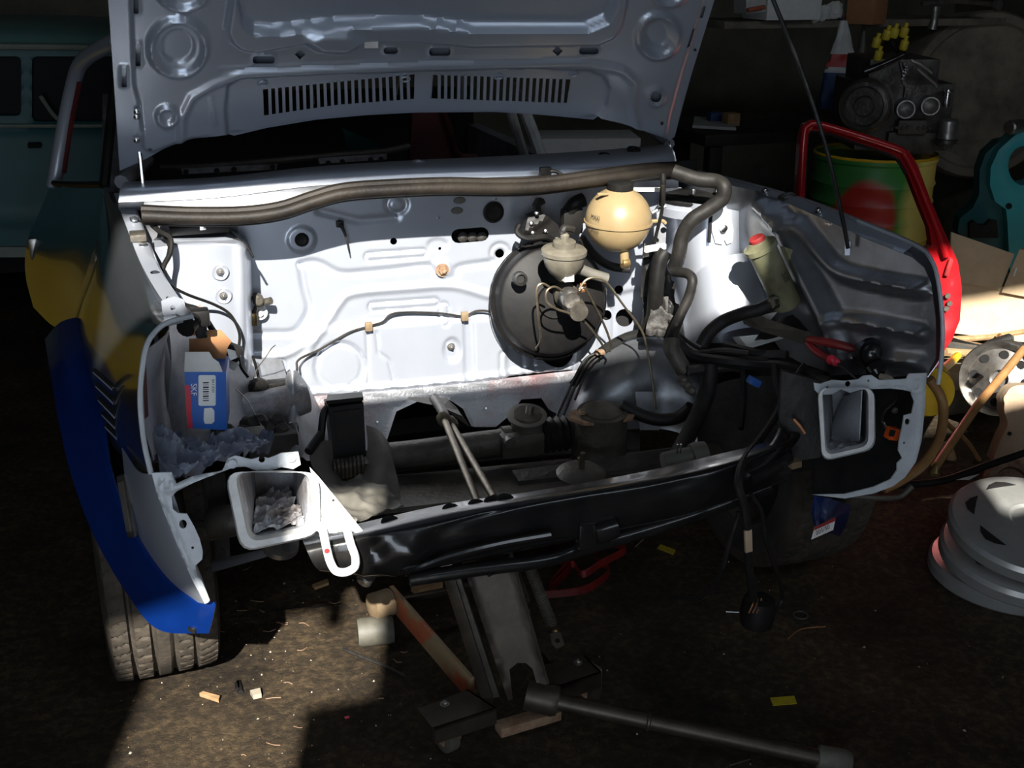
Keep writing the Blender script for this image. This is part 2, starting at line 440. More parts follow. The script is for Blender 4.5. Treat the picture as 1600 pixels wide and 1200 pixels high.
xs = sorted({RX0, RX1} | {q for o in SUN_GAPS for q in o[:2]}); zs = sorted({0.0, RZ} | {q for o in SUN_GAPS for q in o[2:]})
wf = MB()
for i in range(len(xs)-1):
    for j in range(len(zs)-1):
        cx, cz = (xs[i]+xs[i+1])/2, (zs[j]+zs[j+1])/2
        if not any(o[0] < cx < o[1] and o[2] < cz < o[3] for o in SUN_GAPS):
            wf.box((cx, FRONT_Y-.02, cz), (xs[i+1]-xs[i], .04, zs[j+1]-zs[j]))
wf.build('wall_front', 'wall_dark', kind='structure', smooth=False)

# ================================================================== THE CAR
car = thing('car', (0, 1.5, 0), 'silver hatchback stripped for repair, bonnet propped open over an empty engine bay', 'car')

# ------------------------------------------------------------------ bonnet
TH = math.radians(56)
hb = at(225, 250, Y=.80)
BN = Plane(hb, (0, -math.sin(TH), -math.cos(TH)))
up = Vector((0, -math.cos(TH), math.sin(TH)))
tl = pj(Vector((-.60, hb.y, hb.z))+up*.80); tr = pj(Vector((.60, hb.y, hb.z))+up*.80)
bonnet_out = [(187, 267), (225, 250), (255, 233), (283, 221), (318, 213), (350, 208), (366, 212), (416, 200), (494, 187), (572, 180), (650, 176), (772, 175), (841, 179), (927, 187), (934, 182),
              (970, 190), (995, 198), (1024, 210), (1046, 219), (1054, 214), (1066, 165), (1081, 113), (1099, 55), (1116, 0), (tr[0], tr[1]), ((tl[0]+tr[0])/2, tl[1]-25), (tl[0], tl[1]), (169, 0), (178, 130)]
def vent(n, xa, xb, ta, tb, ba, bb):   # bars between the slots
    return [(xa+(xb-xa)*i/n, ta+(tb-ta)*i/n, ba+(bb-ba)*i/n) for i in range(n+1)]
V1 = vent(22, 411, 649, 143, 119, 184, 158); V2 = vent(21, 674, 893, 120, 127, 157, 164)
holes = [[(V1[0][0], V1[0][1]), (530, 131), (V1[-1][0], V1[-1][1]), (V1[-1][0]-1, V1[-1][2]), (530, 167), (V1[0][0]+2, V1[0][2])],
         [(V2[0][0]+3, V2[0][1]), (V2[-1][0], V2[-1][1]), (V2[-1][0]-6, V2[-1][2]), (V2[0][0], V2[0][2])],
         rrect(211, 63, 219, 99, 3), rrect(208, -20, 216, 17, 3), rrect(190, 104, 198, 135, 2), rrect(394, 83, 428, 95, 5), rrect(598, 69, 620, 80, 5), rrect(669, 70, 702, 83, 5), rrect(903, 70, 933, 81, 5),
         [(468, 74), (476, 82), (468, 90), (460, 82)], [(870, 69), (878, 77), (870, 85), (862, 77)], [(1080, 43), (1085, 44), (1077, 72), (1071, 72)], [(1098, 10), (1103, 10), (1098, 28), (1093, 28)], circ(1023, 148, 8.5, n=16), circ(234, 231, 3, n=8), circ(1033, 190, 3, n=8), circ(1086, 78, 2.5, n=8)]
flange = [(203, tl[1]), (205, 0), (209, 130), (217, 157), (224, 230), (236, 236), (300, 214), (940, 186), (1040, 214), (1046, 180), (1062, 120), (1098, 0), (tr[0]-30, tr[1]), (tr[0]-30, tl[1]-20)]
panel_o = [(362, -300), (360, -10), (353, 40), (362, 60), (378, 71), (400, 75), (475, 61), (494, 73), (528, 78), (553, 70), (566, 58), (600, 57), (634, 57), (737, 67), (930, 64), (955, 54), (968, 34), (976, 0), (990, -300)]
panel_i = [(374, -300), (372, 0), (378, 26), (395, 40), (425, 42), (525, 31), (650, 28), (737, 38), (915, 38), (945, 25), (958, 0), (970, -300)]
ventrec = [(356, 213), (352, 170), (356, 135), (375, 123), (462, 117), (650, 112), (806, 107), (920, 110), (944, 120), (952, 138), (947, 168), (930, 190), (930, 240), (356, 260)]
contour = [(283, 230), (284, 180), (300, 148), (337, 128), (375, 114), (650, 101), (909, 96), (971, 107), (992, 127), (988, 165), (995, 205)]
feats = [('step', flange, .006, 6), ('step', panel_o, .016, 9), ('step', panel_i, -.024, 10), ('step', ventrec, -.012, 6), ('ridge', contour, .005, 10), ('ridge', [(344, 106), (650, 94), (909, 89)], -.003, 5),
         ('ring', circ(278, 70, 43, 43), .010, 10), ('step', circ(278, 70, 26), -.006, 4), ('ring', circ(1026, 52, 31, 33), .010, 9), ('step', circ(1026, 50, 19, 20), -.006, 4),
         ('ring', circ(286, -33, 43), .010, 10), ('ring', circ(1042, -28, 31), .010, 9), ('step', circ(286, -33, 26), -.006, 4),
         ('ring', circ(261, 178, 14), .007, 7), ('ring', circ(1023, 148, 12), .006, 6),
         ('step', [(475, 50), (500, 40), (540, 40), (566, 52), (540, 70), (500, 68)], .010, 12), ('ridge', [(330, 150), (335, 190)], .003, 6)]
for h in holes[2:9]: feats.append(('ring', h, .003, 5))
bonnet = relief('bonnet', BN, bonnet_out, 'silver_bonnet', car, holes, feats, res=3.6, thick=.0012, ang=50, plabel='open bonnet, ribbed inner side towards the viewer')
pln = Plane(BN.o-BN.n*.016, BN.n)
def BNpx(P, h): return BN.px(P, h)
# outer skin behind the inner frame
skin_h = [[(a[0], a[1]-6) for a in holes[0][:3]]+[(a[0], a[1]+4) for a in holes[0][3:]], [(a[0], a[1]-6) for a in holes[1][:2]]+[(a[0], a[1]+4) for a in holes[1][2:]]]
relief('bonnet_skin', pln, bonnet_out, 'silver_bonnet', bonnet, skin_h, res=999, step=30, thick=.001)
edge = [(187, 267), (178, 130), (169, 0), (tl[0], tl[1])]
for e in (edge, [(1054, 214), (1081, 113), (1116, 0), (tr[0], tr[1])]):
    A = BN.px(e, .001); B = BN.px(e, -.022)
    mb = MB()
    for i in range(len(e)-1): mb.add([A[i], A[i+1], B[i+1], B[i]], [(0, 1, 2, 3)])
    mb.build('edge_fold', 'silver_bonnet', bonnet, fix=False)
for V, dx in ((V1, 1), (V2, -5)):
    for i, (x, t, b) in enumerate(V):
        if i in (0, len(V)-1): continue
        w = 2.3
        xb = x+(1.5 if dx > 0 else 3-7*i/len(V))
        if dx < 0: x = x+3-3*i/len(V)
        q = BN.px([(x-w, t-2), (x+w, t-2), (xb+w, b+2), (xb-w, b+2)], -.0085)
        mb = MB(); m_ = BN.px([((x+xb)/2, (t+b)/2)], -.004)[0]
        mb.prism([Vector(p) for p in q], BN.n*.004)
        mb.build('vent_slat', 'silver_bonnet', bonnet, smooth=False)
for x, y in ((411, 133), (634, 126), (780, 122), (897, 118)):
    c = BN.px([(x, y)], -.004)[0]; mb = MB()
    ring = [Vector(c)+Vector((math.cos(t)*.009, 0, 0))+up*math.sin(t)*.006 for t in np.linspace(0, 2*math.pi, 13)]
    mb.tube(ring, .0022, 6, 0); mb.build('clip_ring', 'silver_bonnet', bonnet)
tb = BN.px([(567, 46), (589, 45), (589, 69), (568, 69)], .012); MB().prism([Vector(p) for p in tb], -BN.n*.004).build('tab', 'white_paint', bonnet, smooth=False)  # white colour stands in for a glint on the silver tab
# the vent seen through: short strut brackets behind
for (x0, y0, x1, y1) in ((489, 140, 493, 172), (628, 128, 622, 158), (795, 125, 826, 162)):
    A = BN.px([(x0, y0)], -.02)[0]; B = BN.px([(x1, y1)], -.02)[0]; MB().tube([A, B], .003, 6, 0).build('vent_brace', 'oily', bonnet)
# hinges
for (q, X) in (([(214, 170, .78), (212, 200, .80), (219, 245, .79), (226, 318, .78)], 0), ([(1048, 200, .84), (1044, 222, .86), (1052, 240, .85), (1056, 262, .84)], 0)):
    mb = MB(); mb.tube(pts(*q), .0045, 8); mb.build('bonnet_hinge', 'bright_steel', car)
for x, y in ((213, 170), (213, 178), (213, 215)):
    c = BN.px([(x, y)], .006)[0]; MB().lathe([(.006, 0), (.006, .004), (.003, .006)], c, BN.n, 10).build('hinge_bolt', 'bright_steel', bonnet)
# prop rod
mb = MB(); mb.tube(pts((1325, 388, .23), (1318, 350, .235), (1292, 235, .25), (1252, 110, .28), (1208, 0, .32), (1165, -110, .36), (1120, -230, .37)), .0042, 8); mb.build('prop_rod', 'black_gloss', car)
relief('prop_bracket', Plane(at(1335, 385, Y=.235), (-.5, -1, 0)), [(1320, 378), (1345, 376), (1347, 395), (1332, 399), (1320, 399)], 'silver', car, [circ(1334, 388, 6)], res=999, thick=.006)

# ------------------------------------------------------------------ cowl and windscreen surround
L0 = [(185, 316, .70), (334, 309, .68), (494, 290, .67), (650, 281, .67), (800, 276, .68), (930, 270, .70), (1056, 263, .74)]
L1 = [(187, 299, .71), (340, 289, .69), (494, 276, .68), (650, 266, .68), (800, 262, .69), (930, 258, .71), (1054, 250, .75)]
L1b = [(190, 292, .74), (345, 283, .725), (494, 267, .72), (650, 258, .72), (800, 254, .73), (930, 248, .75), (1052, 240, .78)]
L2 = [(196, 284, .86), (345, 276, .84), (494, 260, .83), (650, 250, .83), (800, 243, .84), (930, 235, .87), (1048, 225, .90)]
cowl = loft('cowl', [pts(*L0), pts(*L1), pts(*L1b), pts(*L2)], 'silver', car, 8, 4, .002)
loft('cowl_edge', [pts(*L0), pts(*[(x, y+4, Y+.02) for x, y, Y in L0]), pts(*[(x, y+14, Y+.13) for x, y, Y in L0])], 'silver_dirty', car, 8, 3, .0015)
for x, y, Y in ((655, 258, .77), (945, 246, .80), (990, 236, .83)):
    p = at(x, y, Y=Y); MB().lathe([(.016, 0), (.016, .004), (.008, .006), (.007, .003)], p+Vector((0, 0, .001)), (0, -.35, 1), 16).build('cowl_grommet', 'silver_dirty' if x < 700 else 'rubber', car)
# washer jet with its tube
mb = MB(); p = at(852, 268, Y=.66); mb.box(p, (.026, .012, .02), bev=.004); mb.tube(pts((852, 268, .66), (868, 268, .655), (885, 277, .65), (905, 279, .65)), .004, 8); mb.build('washer_jet', 'black', car)
# added panel from the cowl lip to behind the seal, blocks stray sun
Sx = np.array([q[0] for q in ((222, 338), (300, 341), (380, 340), (440, 332), (490, 316), (540, 303), (620, 297), (700, 294), (780, 295), (850, 292), (940, 280), (1010, 271), (1060, 268))]); Sy = np.array([338, 341, 340, 332, 316, 303, 297, 294, 295, 292, 280, 271, 268])
top = [(185, 312, .706), (334, 305, .686), (494, 286, .676), (650, 277, .676), (800, 272, .686), (930, 266, .706), (1056, 259, .746)]
xx = np.linspace(225, 1056, 14)
loft('cowl_light_block', [pts(*[(x, np.interp(x, [t[0] for t in top], [t[1] for t in top]), np.interp(x, [t[0] for t in top], [t[2] for t in top])) for x in xx]),
      pts(*[(x, np.interp(x, Sx, Sy)+8, np.interp(x, [222, 540, 1060], [.672, .634, .704])) for x in xx])], 'silver_dirty', car, 3, 4, .0015)
# rubber seal along the firewall top
S = [(222, 338, .66), (300, 341, .65), (380, 340, .64), (440, 332, .63), (490, 316, .625), (540, 303, .62), (620, 297, .62), (700, 294, .62), (780, 295, .625), (850, 292, .63), (940, 280, .64), (1010, 271, .66), (1060, 268, .69)]
mb = MB(); P = pts(*S); mb.tube(P, .013, 10, 8, flat=1.0)
mb.tube([p+Vector((0, .01, .011)) for p in P], .010, 8, 8); mb.tube([p+Vector((0, .012, -.010)) for p in P], .009, 8, 8)
mb.build('bulkhead_seal', 'seal', car)

# ------------------------------------------------------------------ firewall
FWp = PY(.79)
fw_out = [(372, 336), (480, 318), (560, 296), (760, 288), (930, 280), (1060, 275), (1062, 520), (1010, 530), (960, 545), (905, 583), (890, 578), (640, 605), (487, 617), (440, 640), (372, 640)]
ridgeA = cr([(470, 414), (485, 410), (503, 413), (531, 427), (569, 426), (620, 421), (669, 416), (680, 428), (697, 436), (712, 432), (718, 418), (770, 410)], 4)
ridgeV = cr([(470, 414), (476, 449), (483, 480), (475, 502), (459, 519), (430, 521), (394, 521)], 4)
ridgeB = cr([(770, 462), (759, 461), (706, 447), (640, 450), (553, 458), (531, 474), (515, 499), (490, 530), (475, 560), (476, 610)], 4)
ridgeC = cr([(394, 556), (437, 556), (465, 545), (490, 527)], 4)
feats = [('ridge', ridgeA, -.007, 8), ('ridge', ridgeV, -.007, 8), ('ridge', ridgeB, .007, 9), ('ridge', ridgeC, .007, 9),
         ('step', [(490, 513), (575, 506), (700, 497), (790, 492), (790, 640), (480, 640), (478, 560)], .010, 12),
         ('ring', caps(577, 402, 661, 396, 6), -.005, 4), ('ring', caps(583, 480, 680, 473, 6), -.005, 4),
         ('step', circ(530, 572, 40), -.010, 7), ('step', circ(530, 572, 33), .005, 6),
         ('ridge', [(572, 516), (575, 600)], -.004, 4), ('ridge', [(587, 518), (590, 549), (606, 561), (614, 594)], -.004, 4),
         ('step', [(723, 498), (738, 497), (741, 590), (725, 590)], -.006, 4),
         ('ridge', [(781, 590), (781, 552), (796, 537), (812, 535)], -.005, 5), ('ridge', [(815, 540), (818, 588)], -.004, 5), ('ridge', [(833, 545), (835, 586)], -.004, 5),
         ('ring', caps(694, 480, 694, 500, 7), -.004, 3), ('step', circ(684, 383, 16, 10), -.004, 5), ('step', circ(690, 421, 16), .005, 6),
         ('step', circ(782, 396, 17), -.006, 6), ('ring', circ(782, 397, 11), .003, 4), ('step', circ(705, 545, 13, 18), -.008, 6),
         ('step', circ(471, 374, 22, 20), .004, 4), ('ring', circ(620, 320, 15, 13), -.005, 6),
         ('ring', caps(950, 494, 950, 540, 11), -.004, 4), ('step', [(385, 440), (470, 410), (470, 520), (385, 525)], .0, 4),
         ('ridge', [(487, 611), (640, 599), (890, 573)], .010, 7), ('step', [(920, 470), (1010, 450), (1010, 570), (900, 590)], -.008, 10),
         ('ridge', [(500, 330), (560, 345), (620, 340)], -.003, 10), ('ring', caps(437, 570, 437, 600, 9), -.005, 4)]
fholes = [caps(716, 369, 753, 366, 11), circ(782, 397, 7), circ(967, 453, 7), circ(950, 494, 8), circ(978, 498, 14), circ(870, 551, 26, 22), circ(615, 377, 5.5, n=12), circ(688, 389, 2.5, n=8)]
firewall = relief('firewall', FWp, fw_out, 'silver', car, fholes, feats, res=3.0, thick=.0015, ang=60)
# black sheet behind its holes, standing in for the dark cavity
relief('dark_backing', PY(.84), [(230, 300), (1090, 250), (1090, 600), (900, 600), (440, 650), (230, 640)], 'void', car, res=999, thick=.004)
for x, y, rx, m_ in ((471, 374, .015, 'rubber'), (770, 331, .024, 'rubber')):
    p = Vector(FWp.px([(x, y)], .004)[0]); MB().lathe([(rx, 0), (rx, .003), (rx*.8, .006), (rx*.7, .003), (rx*.3, .002)], p, (0, -1, 0), 24).build('firewall_grommet', m_, firewall)
for x, y in ((718, 313), (714, 329)):
    p = Vector(FWp.px([(x, y)], .001)[0]); MB().lathe([(.014, 0), (.013, .003), (.005, .004)], p, (0, -1, 0), 20, sx=1).build('firewall_plug', 'grey_sheet', firewall).scale = (1, 1, .55)
for dx in (-14, 1, 16):
    p = at(735+dx, 369, Y=.81); MB().lathe([(.012, 0), (.012, .012), (.006, .016)], p, (0, -1, 0), 16).build('pipe_stub', 'oily_dark', firewall)
bolt('firewall_bolt', Vector(FWp.px([(690, 421)], .005)[0]), (0, -1, 0), .010, 'rust', firewall, .01)
bolt('firewall_bolt', Vector(FWp.px([(704, 541)], .003)[0]), (0, -1, 0), .006, 'steel', firewall, .01)
for x, y in ((773, 312), (684, 342), (618, 340)): MB().lathe([(.002, 0), (.002, .012)], FWp.px([(x, y)])[0], (0, -1, .4), 8).build('weld_stud', 'bright_steel', firewall)
# a loose cable end poking out of the panel
mb = MB(); mb.tube(pts((530, 347, .785), (535, 356, .765), (541, 372, .76), (546, 396, .77)), [.006, .004, .0025, .0015], 8); mb.box(at(531, 350, Y=.778), (.016, .012, .014), bev=.003); mb.build('cable_end', 'oily_dark', car)
# brake line with clips along the firewall
BL = [(463, 640, .73), (464, 580, .745), (467, 562, .755), (500, 546, .77), (545, 520, .775), (576, 510, .775), (598, 503, .775), (612, 491, .775), (640, 488, .778), (690, 490, .778), (724, 494, .778), (745, 486, .775), (768, 489, .772), (785, 512, .765), (800, 530, .76)]
mb = MB(); mb.tube(pts(*BL), .0028, 6); mb.build('brake_line', 'oily_dark', car)
for x, y in ((576, 510), (726, 494)):
    MB().box(at(x, y, Y=.770), (.016, .012, .02), bev=.002).build('line_clip', 'jack_wood', car)
# toe panel below the weld lip
rows = [pts((440, 640, .785), (487, 616, .785), (640, 604, .785), (780, 591, .785), (905, 577, .785)),
        pts((445, 660, .77), (490, 632, .765), (640, 617, .765), (780, 604, .765), (905, 590, .765)),
        pts((455, 700, .77), (500, 668, .765), (640, 640, .765), (780, 625, .765), (900, 612, .765))]
low = [(455, 640), (487, 617), (640, 605), (780, 592), (905, 578), (905, 640), (880, 652), (858, 640), (846, 622), (815, 624), (795, 650), (775, 667), (735, 667), (722, 640), (706, 628), (690, 623), (650, 629), (618, 644), (603, 690), (560, 712), (480, 720), (455, 700)]
relief('toe_panel', P3(at(487, 617, Y=.785), at(905, 578, Y=.785), at(640, 690, Y=.72)), low, 'silver_red', car, feats=[('ridge', [(603, 690), (618, 644), (650, 629), (690, 623), (722, 640), (735, 667)], .010, 7), ('ridge', [(487, 622), (640, 611), (905, 585)], .006, 6), ('ridge', [(487, 640), (905, 603)], .004, 8)], res=5, thick=.002)
for x, y in ((588, 660), (757, 639)): MB().lathe([(.0025, 0), (.0025, .014)], at(x, y, Y=.74), (0, -1, .5), 8).build('weld_stud', 'bright_steel', car)

# ------------------------------------------------------------------ left side of the bay
Lt = Plane(at(310, 480, Y=.66), (0, -1, .06))
# strut tower
tower_rows = [pts((236, 392, .66), (262, 388, .645), (310, 384, .64), (360, 384, .645), (384, 388, .66), (393, 396, .79)),
              pts((236, 430, .66), (265, 430, .645), (312, 428, .64), (362, 428, .645), (386, 432, .66), (394, 436, .79)),
              pts((240, 520, .655), (275, 520, .64), (320, 520, .635), (365, 520, .64), (388, 520, .66), (396, 520, .79)),
              pts((250, 600, .655), (285, 605, .64), (325, 605, .635), (370, 605, .64), (391, 605, .66), (400, 612, .79))]
tower = loft('strut_tower', tower_rows, 'silver', car, 6, 6, .002)
loft('tower_top', [pts((236, 392, .66), (262, 388, .645), (310, 384, .64), (360, 384, .645), (384, 388, .66), (393, 394, .79)),
                   pts((236, 384, .67), (262, 382, .66), (310, 378, .66), (358, 378, .66), (380, 380, .68), (390, 384, .79)),
                   pts((240, 368, .79), (262, 366, .79), (310, 362, .79), (350, 362, .79), (370, 364, .79), (380, 368, .79))], 'silver', tower, 5, 3, .002)
mb = MB(); c = at(312, 376, Y=.735); mb.lathe([(.075, -.02), (.075, .008), (.066, .014), (.05, .014)], c, (0, 0, 1), 32); mb.build('strut_seat', 'silver', tower)
MB().box(at(311, 357, Y=.72), (.115, .04, .016), bev=.003).build('strut_cap', 'black', tower)
MB().box(at(317, 356, Y=.698), (.012, .004, .008), bev=.001).build('cap_clip', 'bright_steel', tower)
for x, y in ((344, 425), (349, 462)):
    bolt('tower_bolt', at(x, y, Y=.636), (0, -1, 0), .005, 'steel', tower, .008)
    MB().lathe([(.017, 0), (.015, .003), (.011, .001)], at(x, y, Y=.6385), (0, -1, 0), 20).build('tower_boss', 'silver', tower)
# upper ledge between tower and cowl
loft('wing_ledge', [pts((222, 348, .80), (300, 350, .80), (372, 350, .80)), pts((222, 372, .74), (300, 372, .79), (380, 372, .79)), pts((228, 400, .68), (250, 396, .70), (300, 392, .79))], 'silver_dirty', car, 4, 4, .002)
# wing rail with bolts
rail = loft('wing_rail', [pts((178, 302, .86), (196, 350, .70), (222, 415, .50), (262, 480, .28), (294, 497, .14)),
                   pts((203, 302, .86), (218, 350, .70), (246, 415, .50), (280, 468, .28), (300, 488, .16)),
                   pts((208, 312, .86), (226, 358, .70), (254, 425, .50), (288, 478, .28), (304, 500, .16))], 'silver', car, 8, 2, .0018)
for x, y, Y in ((198, 318, .80), (210, 345, .71), (224, 386, .60), (243, 430, .46), (268, 470, .32)):
    MB().lathe([(.009, 0), (.009, .003), (.005, .005)], at(x, y, Y=Y)+Vector((0, 0, .002)), (.1, -.2, 1), 12).build('rail_bolt', 'bright_steel', rail)
MB().box(at(216, 372, Y=.63)+Vector((0, 0, .004)), (.03, .045, .014), bev=.003).build('rail_bracket', 'oily', rail)
br = relief('rail_end_bracket', Plane(at(270, 482, Y=.24), (.1, -.5, .9)), [(252, 470), (272, 463), (288, 468), (290, 485), (286, 500), (262, 506), (254, 490)], 'silver', rail, [circ(270, 481, 4, n=10), circ(272, 494, 4, n=10)], res=999, thick=.006)
# inner wing panel
inner_L = loft('inner_wing', [pts((212, 405, .60), (236, 440, .52), (262, 500, .36), (262, 520, .22), (232, 545, .12)),
                     pts((232, 470, .62), (254, 500, .52), (258, 560, .40), (240, 590, .26), (224, 600, .12)),
                     pts((252, 540, .62), (266, 560, .54), (262, 620, .42), (246, 650, .28), (226, 660, .12)),
                     pts((270, 600, .64), (280, 620, .56), (275, 670, .44), (255, 700, .28), (240, 720, .12))], 'silver_dirty', car, 6, 6, .0015)
MB().prism(pts((222, 560, .10), (228, 560, .11), (232, 650, .11), (226, 655, .10)), (0, .002, 0)).build('red_strip', 'interior_red', inner_L, smooth=False)
# lower inner panel (shock absorber well) between the wing and the bay
loft('wheel_arch_panel', [pts((262, 500, .40), (300, 520, .50), (345, 540, .60), (396, 560, .70), (440, 560, .78)),
                          pts((268, 560, .40), (310, 590, .50), (360, 600, .58), (405, 600, .66), (450, 600, .76)),
                          pts((262, 640, .40), (320, 650, .46), (370, 655, .52), (410, 650, .60), (452, 650, .70)),
                          pts((262, 700, .38), (320, 700, .40), (380, 700, .44), (425, 695, .50), (460, 695, .60))], 'silver_dirty', car, 6, 6, .0015)
# chassis leg upright in front of the firewall
leg_l = loft('chassis_leg', [pts((446, 588, .62), (452, 580, .60), (462, 579, .60), (468, 584, .64), (484, 606, .76)),
                     pts((446, 650, .58), (454, 650, .56), (464, 650, .56), (472, 650, .60), (500, 640, .76)),
                     pts((452, 715, .48), (459, 718, .46), (468, 718, .46), (480, 705, .54), (520, 690, .72))], 'silver_dirty', car, 5, 5, .002)
mb = MB(); mb.tube(pts((452, 690, .52), (449, 666, .54), (454, 661, .54), (464, 662, .54), (465, 678, .53), (458, 688, .52)), .002, 6); mb.build('leg_clip', 'bright_steel', leg_l)
# small solenoid and vacuum valve beside the tower
mb = MB(); mb.lathe([(.012, 0), (.012, .02), (.008, .024)], at(402, 466, Y=.76), (0, -1, 0), 14); mb.lathe([(.008, 0), (.008, .03)], at(405, 474, Y=.76), (.8, -.6, .3), 12); mb.tube(pts((398, 458, .76), (402, 475, .75), (396, 490, .76)), .005, 8); mb.build('solenoid', 'oily', car)
MB().lathe([(.016, 0), (.016, .004), (.006, .006), (.006, .012)], at(406, 488, Y=.775), (0, -1, 0), 20).build('solenoid_disc', 'white_paint', car)
MB().box(at(397, 498, Y=.76), (.012, .02, .028), bev=.003).build('solenoid_clip', 'brass', car)
# harness on the left
H = [[(238, 352, .70), (250, 362, .64), (266, 372, .62), (266, 395, .60), (256, 415, .58), (253, 432, .56), (262, 455, .50), (266, 462, .46)],
     [(244, 354, .70), (262, 378, .63), (262, 400, .60), (250, 425, .57), (257, 440, .55), (290, 459, .56), (335, 476, .60), (360, 492, .61), (374, 520, .61), (373, 548, .61), (376, 572, .60), (388, 590, .59)],
     [(262, 458, .48), (285, 476, .42), (308, 484, .40), (322, 500, .42), (338, 525, .44), (352, 545, .46)],
     [(352, 350, .72), (362, 366, .70), (384, 384, .68), (396, 402, .66)],
     [(395, 556, .66), (402, 580, .66), (406, 600, .66)]]
for k, h in enumerate(H):
    mb = MB(); mb.tube(pts(*h), (.005, .003, .006, .0025, .003)[k], 8); mb.build('wiring_loom', 'black', car)
mb = MB(); mb.box(at(304, 496, Y=.36), (.05, .03, .03), bev=.006); mb.lathe([(.016, 0), (.016, .03)], at(300, 500, Y=.35), (-.4, -.8, -.2), 12); mb.build('wiring_connector', 'black', car)
mb = MB(); mb.box(at(314, 512, Y=.38), (.02, .02, .035), bev=.004); mb.build('wiring_connector', 'black', car)
mb = MB(); mb.box(at(362, 549, Y=.55), (.035, .025, .03), Matrix.Rotation(.5, 3, 'Y'), bev=.004); mb.build('wiring_connector', 'black', car)
MB().box(at(360, 566, Y=.56), (.03, .02, .02), Matrix.Rotation(.7, 3, 'Y'), bev=.005).build('wiring_connector', 'card_white', car)
mb = MB(); mb.tube(pts((396, 592, .64), (402, 576, .64), (414, 560, .64), (424, 545, .64), (431, 539, .64)), .0012, 5); mb.build('loose_wire', 'steel', car)
mb = MB(); mb.tube(pts((368, 608, .54), (385, 624, .52), (400, 650, .50), (412, 672, .46), (420, 692, .42)), .0012, 5); mb.build('loose_wire', 'steel', car)
mb = MB()
for (x, y, Y, r) in ((404, 606, .62, .02), (420, 610, .62, .012), (395, 603, .64, .012), (416, 618, .61, .010)): mb.lathe([(r*.6, -r), (r, -r*.5), (r, r*.5), (r*.6, r)], at(x, y, Y=Y), (.3, -.7, .5), 10)
mb.box(at(430, 605, Y=.63), (.06, .03, .03), bev=.008); mb.build('suspension_joint', 'oily_dark', car)
mb = MB(); mb.lathe([(.03, -.07), (.034, -.05), (.034, .05), (.03, .07)], at(428, 632, Y=.60), (1, .1, .05), 20); mb.build('suspension_bush', 'silver_dust', car)
mb = MB()
for (x, y, Y, r) in ((392, 668, .50, .022), (405, 660, .50, .016), (380, 676, .48, .014), (430, 662, .54, .02), (418, 676, .52, .02), (440, 675, .52, .018), (356, 672, .44, .012), (340, 672, .44, .012)):
    mb.lathe([(r*.6, -r), (r, -r*.6), (r*1.1, r*.4), (r*.5, r)], at(x, y, Y=Y), (.2, -.5, .8), 10)
mb.box(at(350, 690, Y=.44), (.16, .06, .03), bev=.01); mb.box(at(425, 690, Y=.52), (.1, .06, .05), bev=.01); mb.build('suspension_arm', 'oily_dark', car)

# ------------------------------------------------------------------ left wing, outside
def P_(x, y, Y): return at(x, y, Y=Y)
wing_rows = [pts((178, 300, .95), (196, 350, .72), (222, 415, .52), (262, 480, .30), (292, 497, .15)),
             pts((163, 302, .95), (176, 360, .72), (196, 425, .52), (226, 486, .30), (248, 513, .12)),
             pts((158, 330, .95), (160, 395, .72), (174, 455, .52), (200, 520, .30), (227, 556, .09)),
             pts((146, 390, .96), (140, 450, .74), (152, 520, .54), (178, 590, .30), (217, 625, .075)),
             pts((128, 450, .97), (122, 500, .76), (136, 570, .56), (176, 660, .30), (225, 690, .065)),
             pts((112, 520, .98), (112, 545, .78), (132, 630, .57), (184, 705, .30), (236, 742, .06))]
wing_l = loft('front_wing', wing_rows, 'silver_outer', car, 8, 6, .0015)
# bright rolled edge of the headlamp opening
mb = MB(); mb.tube(pts((300, 494, .15), (272, 500, .13), (250, 511, .115), (231, 535, .095), (223, 570, .08), (219, 625, .072), (225, 690, .066), (236, 740, .06)), .0042, 8); mb.build('wing_edge', 'primer', wing_l)
for (a, b) in (((149, 575), (178, 600)), ((153, 597), (180, 622)), ((157, 619), (182, 644)), ((163, 642), (186, 664)), ((168, 661), (189, 681))):
    A = at(*a, Y=.33); B = at(*b, Y=.285)
    q = [A, B, B+Vector((.004, -.002, -.010)), A+Vector((.004, -.002, -.010))]
    MB().prism(q, (-.006, -.006, 0)).build('louvre_slot', 'void', wing_l, smooth=False)
    MB().tube([at(a[0]-2, a[1]+6, Y=.325), at(b[0]-2, b[1]+8, Y=.28)], .003, 6, 0).build('louvre_lip', 'silver', wing_l)
for a, b in (((213, 455), (218, 470)), ((231, 494), (232, 503))):
    pass
# lower front corner of the wing
corner = loft('front_corner', [pts((190, 700, .22), (214, 735, .12), (237, 741, .06), (262, 745, .05)),
                      pts((200, 780, .22), (224, 800, .12), (252, 795, .055), (280, 800, .045)),
                      pts((222, 850, .20), (248, 865, .11), (275, 862, .055), (299, 862, .045)),
                      pts((262, 905, .14), (285, 915, .09), (305, 912, .06), (316, 905, .05)),
                      pts((300, 938, .10), (312, 942, .08), (322, 943, .06), (327, 940, .055))], 'silver', car, 6, 6, .0015)
# indicator socket strip on the wing side
mb = MB(); mb.prism(pts((186, 742, .24), (198, 738, .22), (214, 836, .17), (203, 836, .19)), (-.004, -.008, 0)); mb.build('side_lamp_backing', 'steel', corner, smooth=False)
mb = MB(); mb.prism(pts((189, 750, .235), (196, 748, .222), (209, 826, .178), (203, 826, .19)), (-.006, -.010, 0)); mb.build('side_lamp_lens', 'grey_sheet', corner, smooth=False)
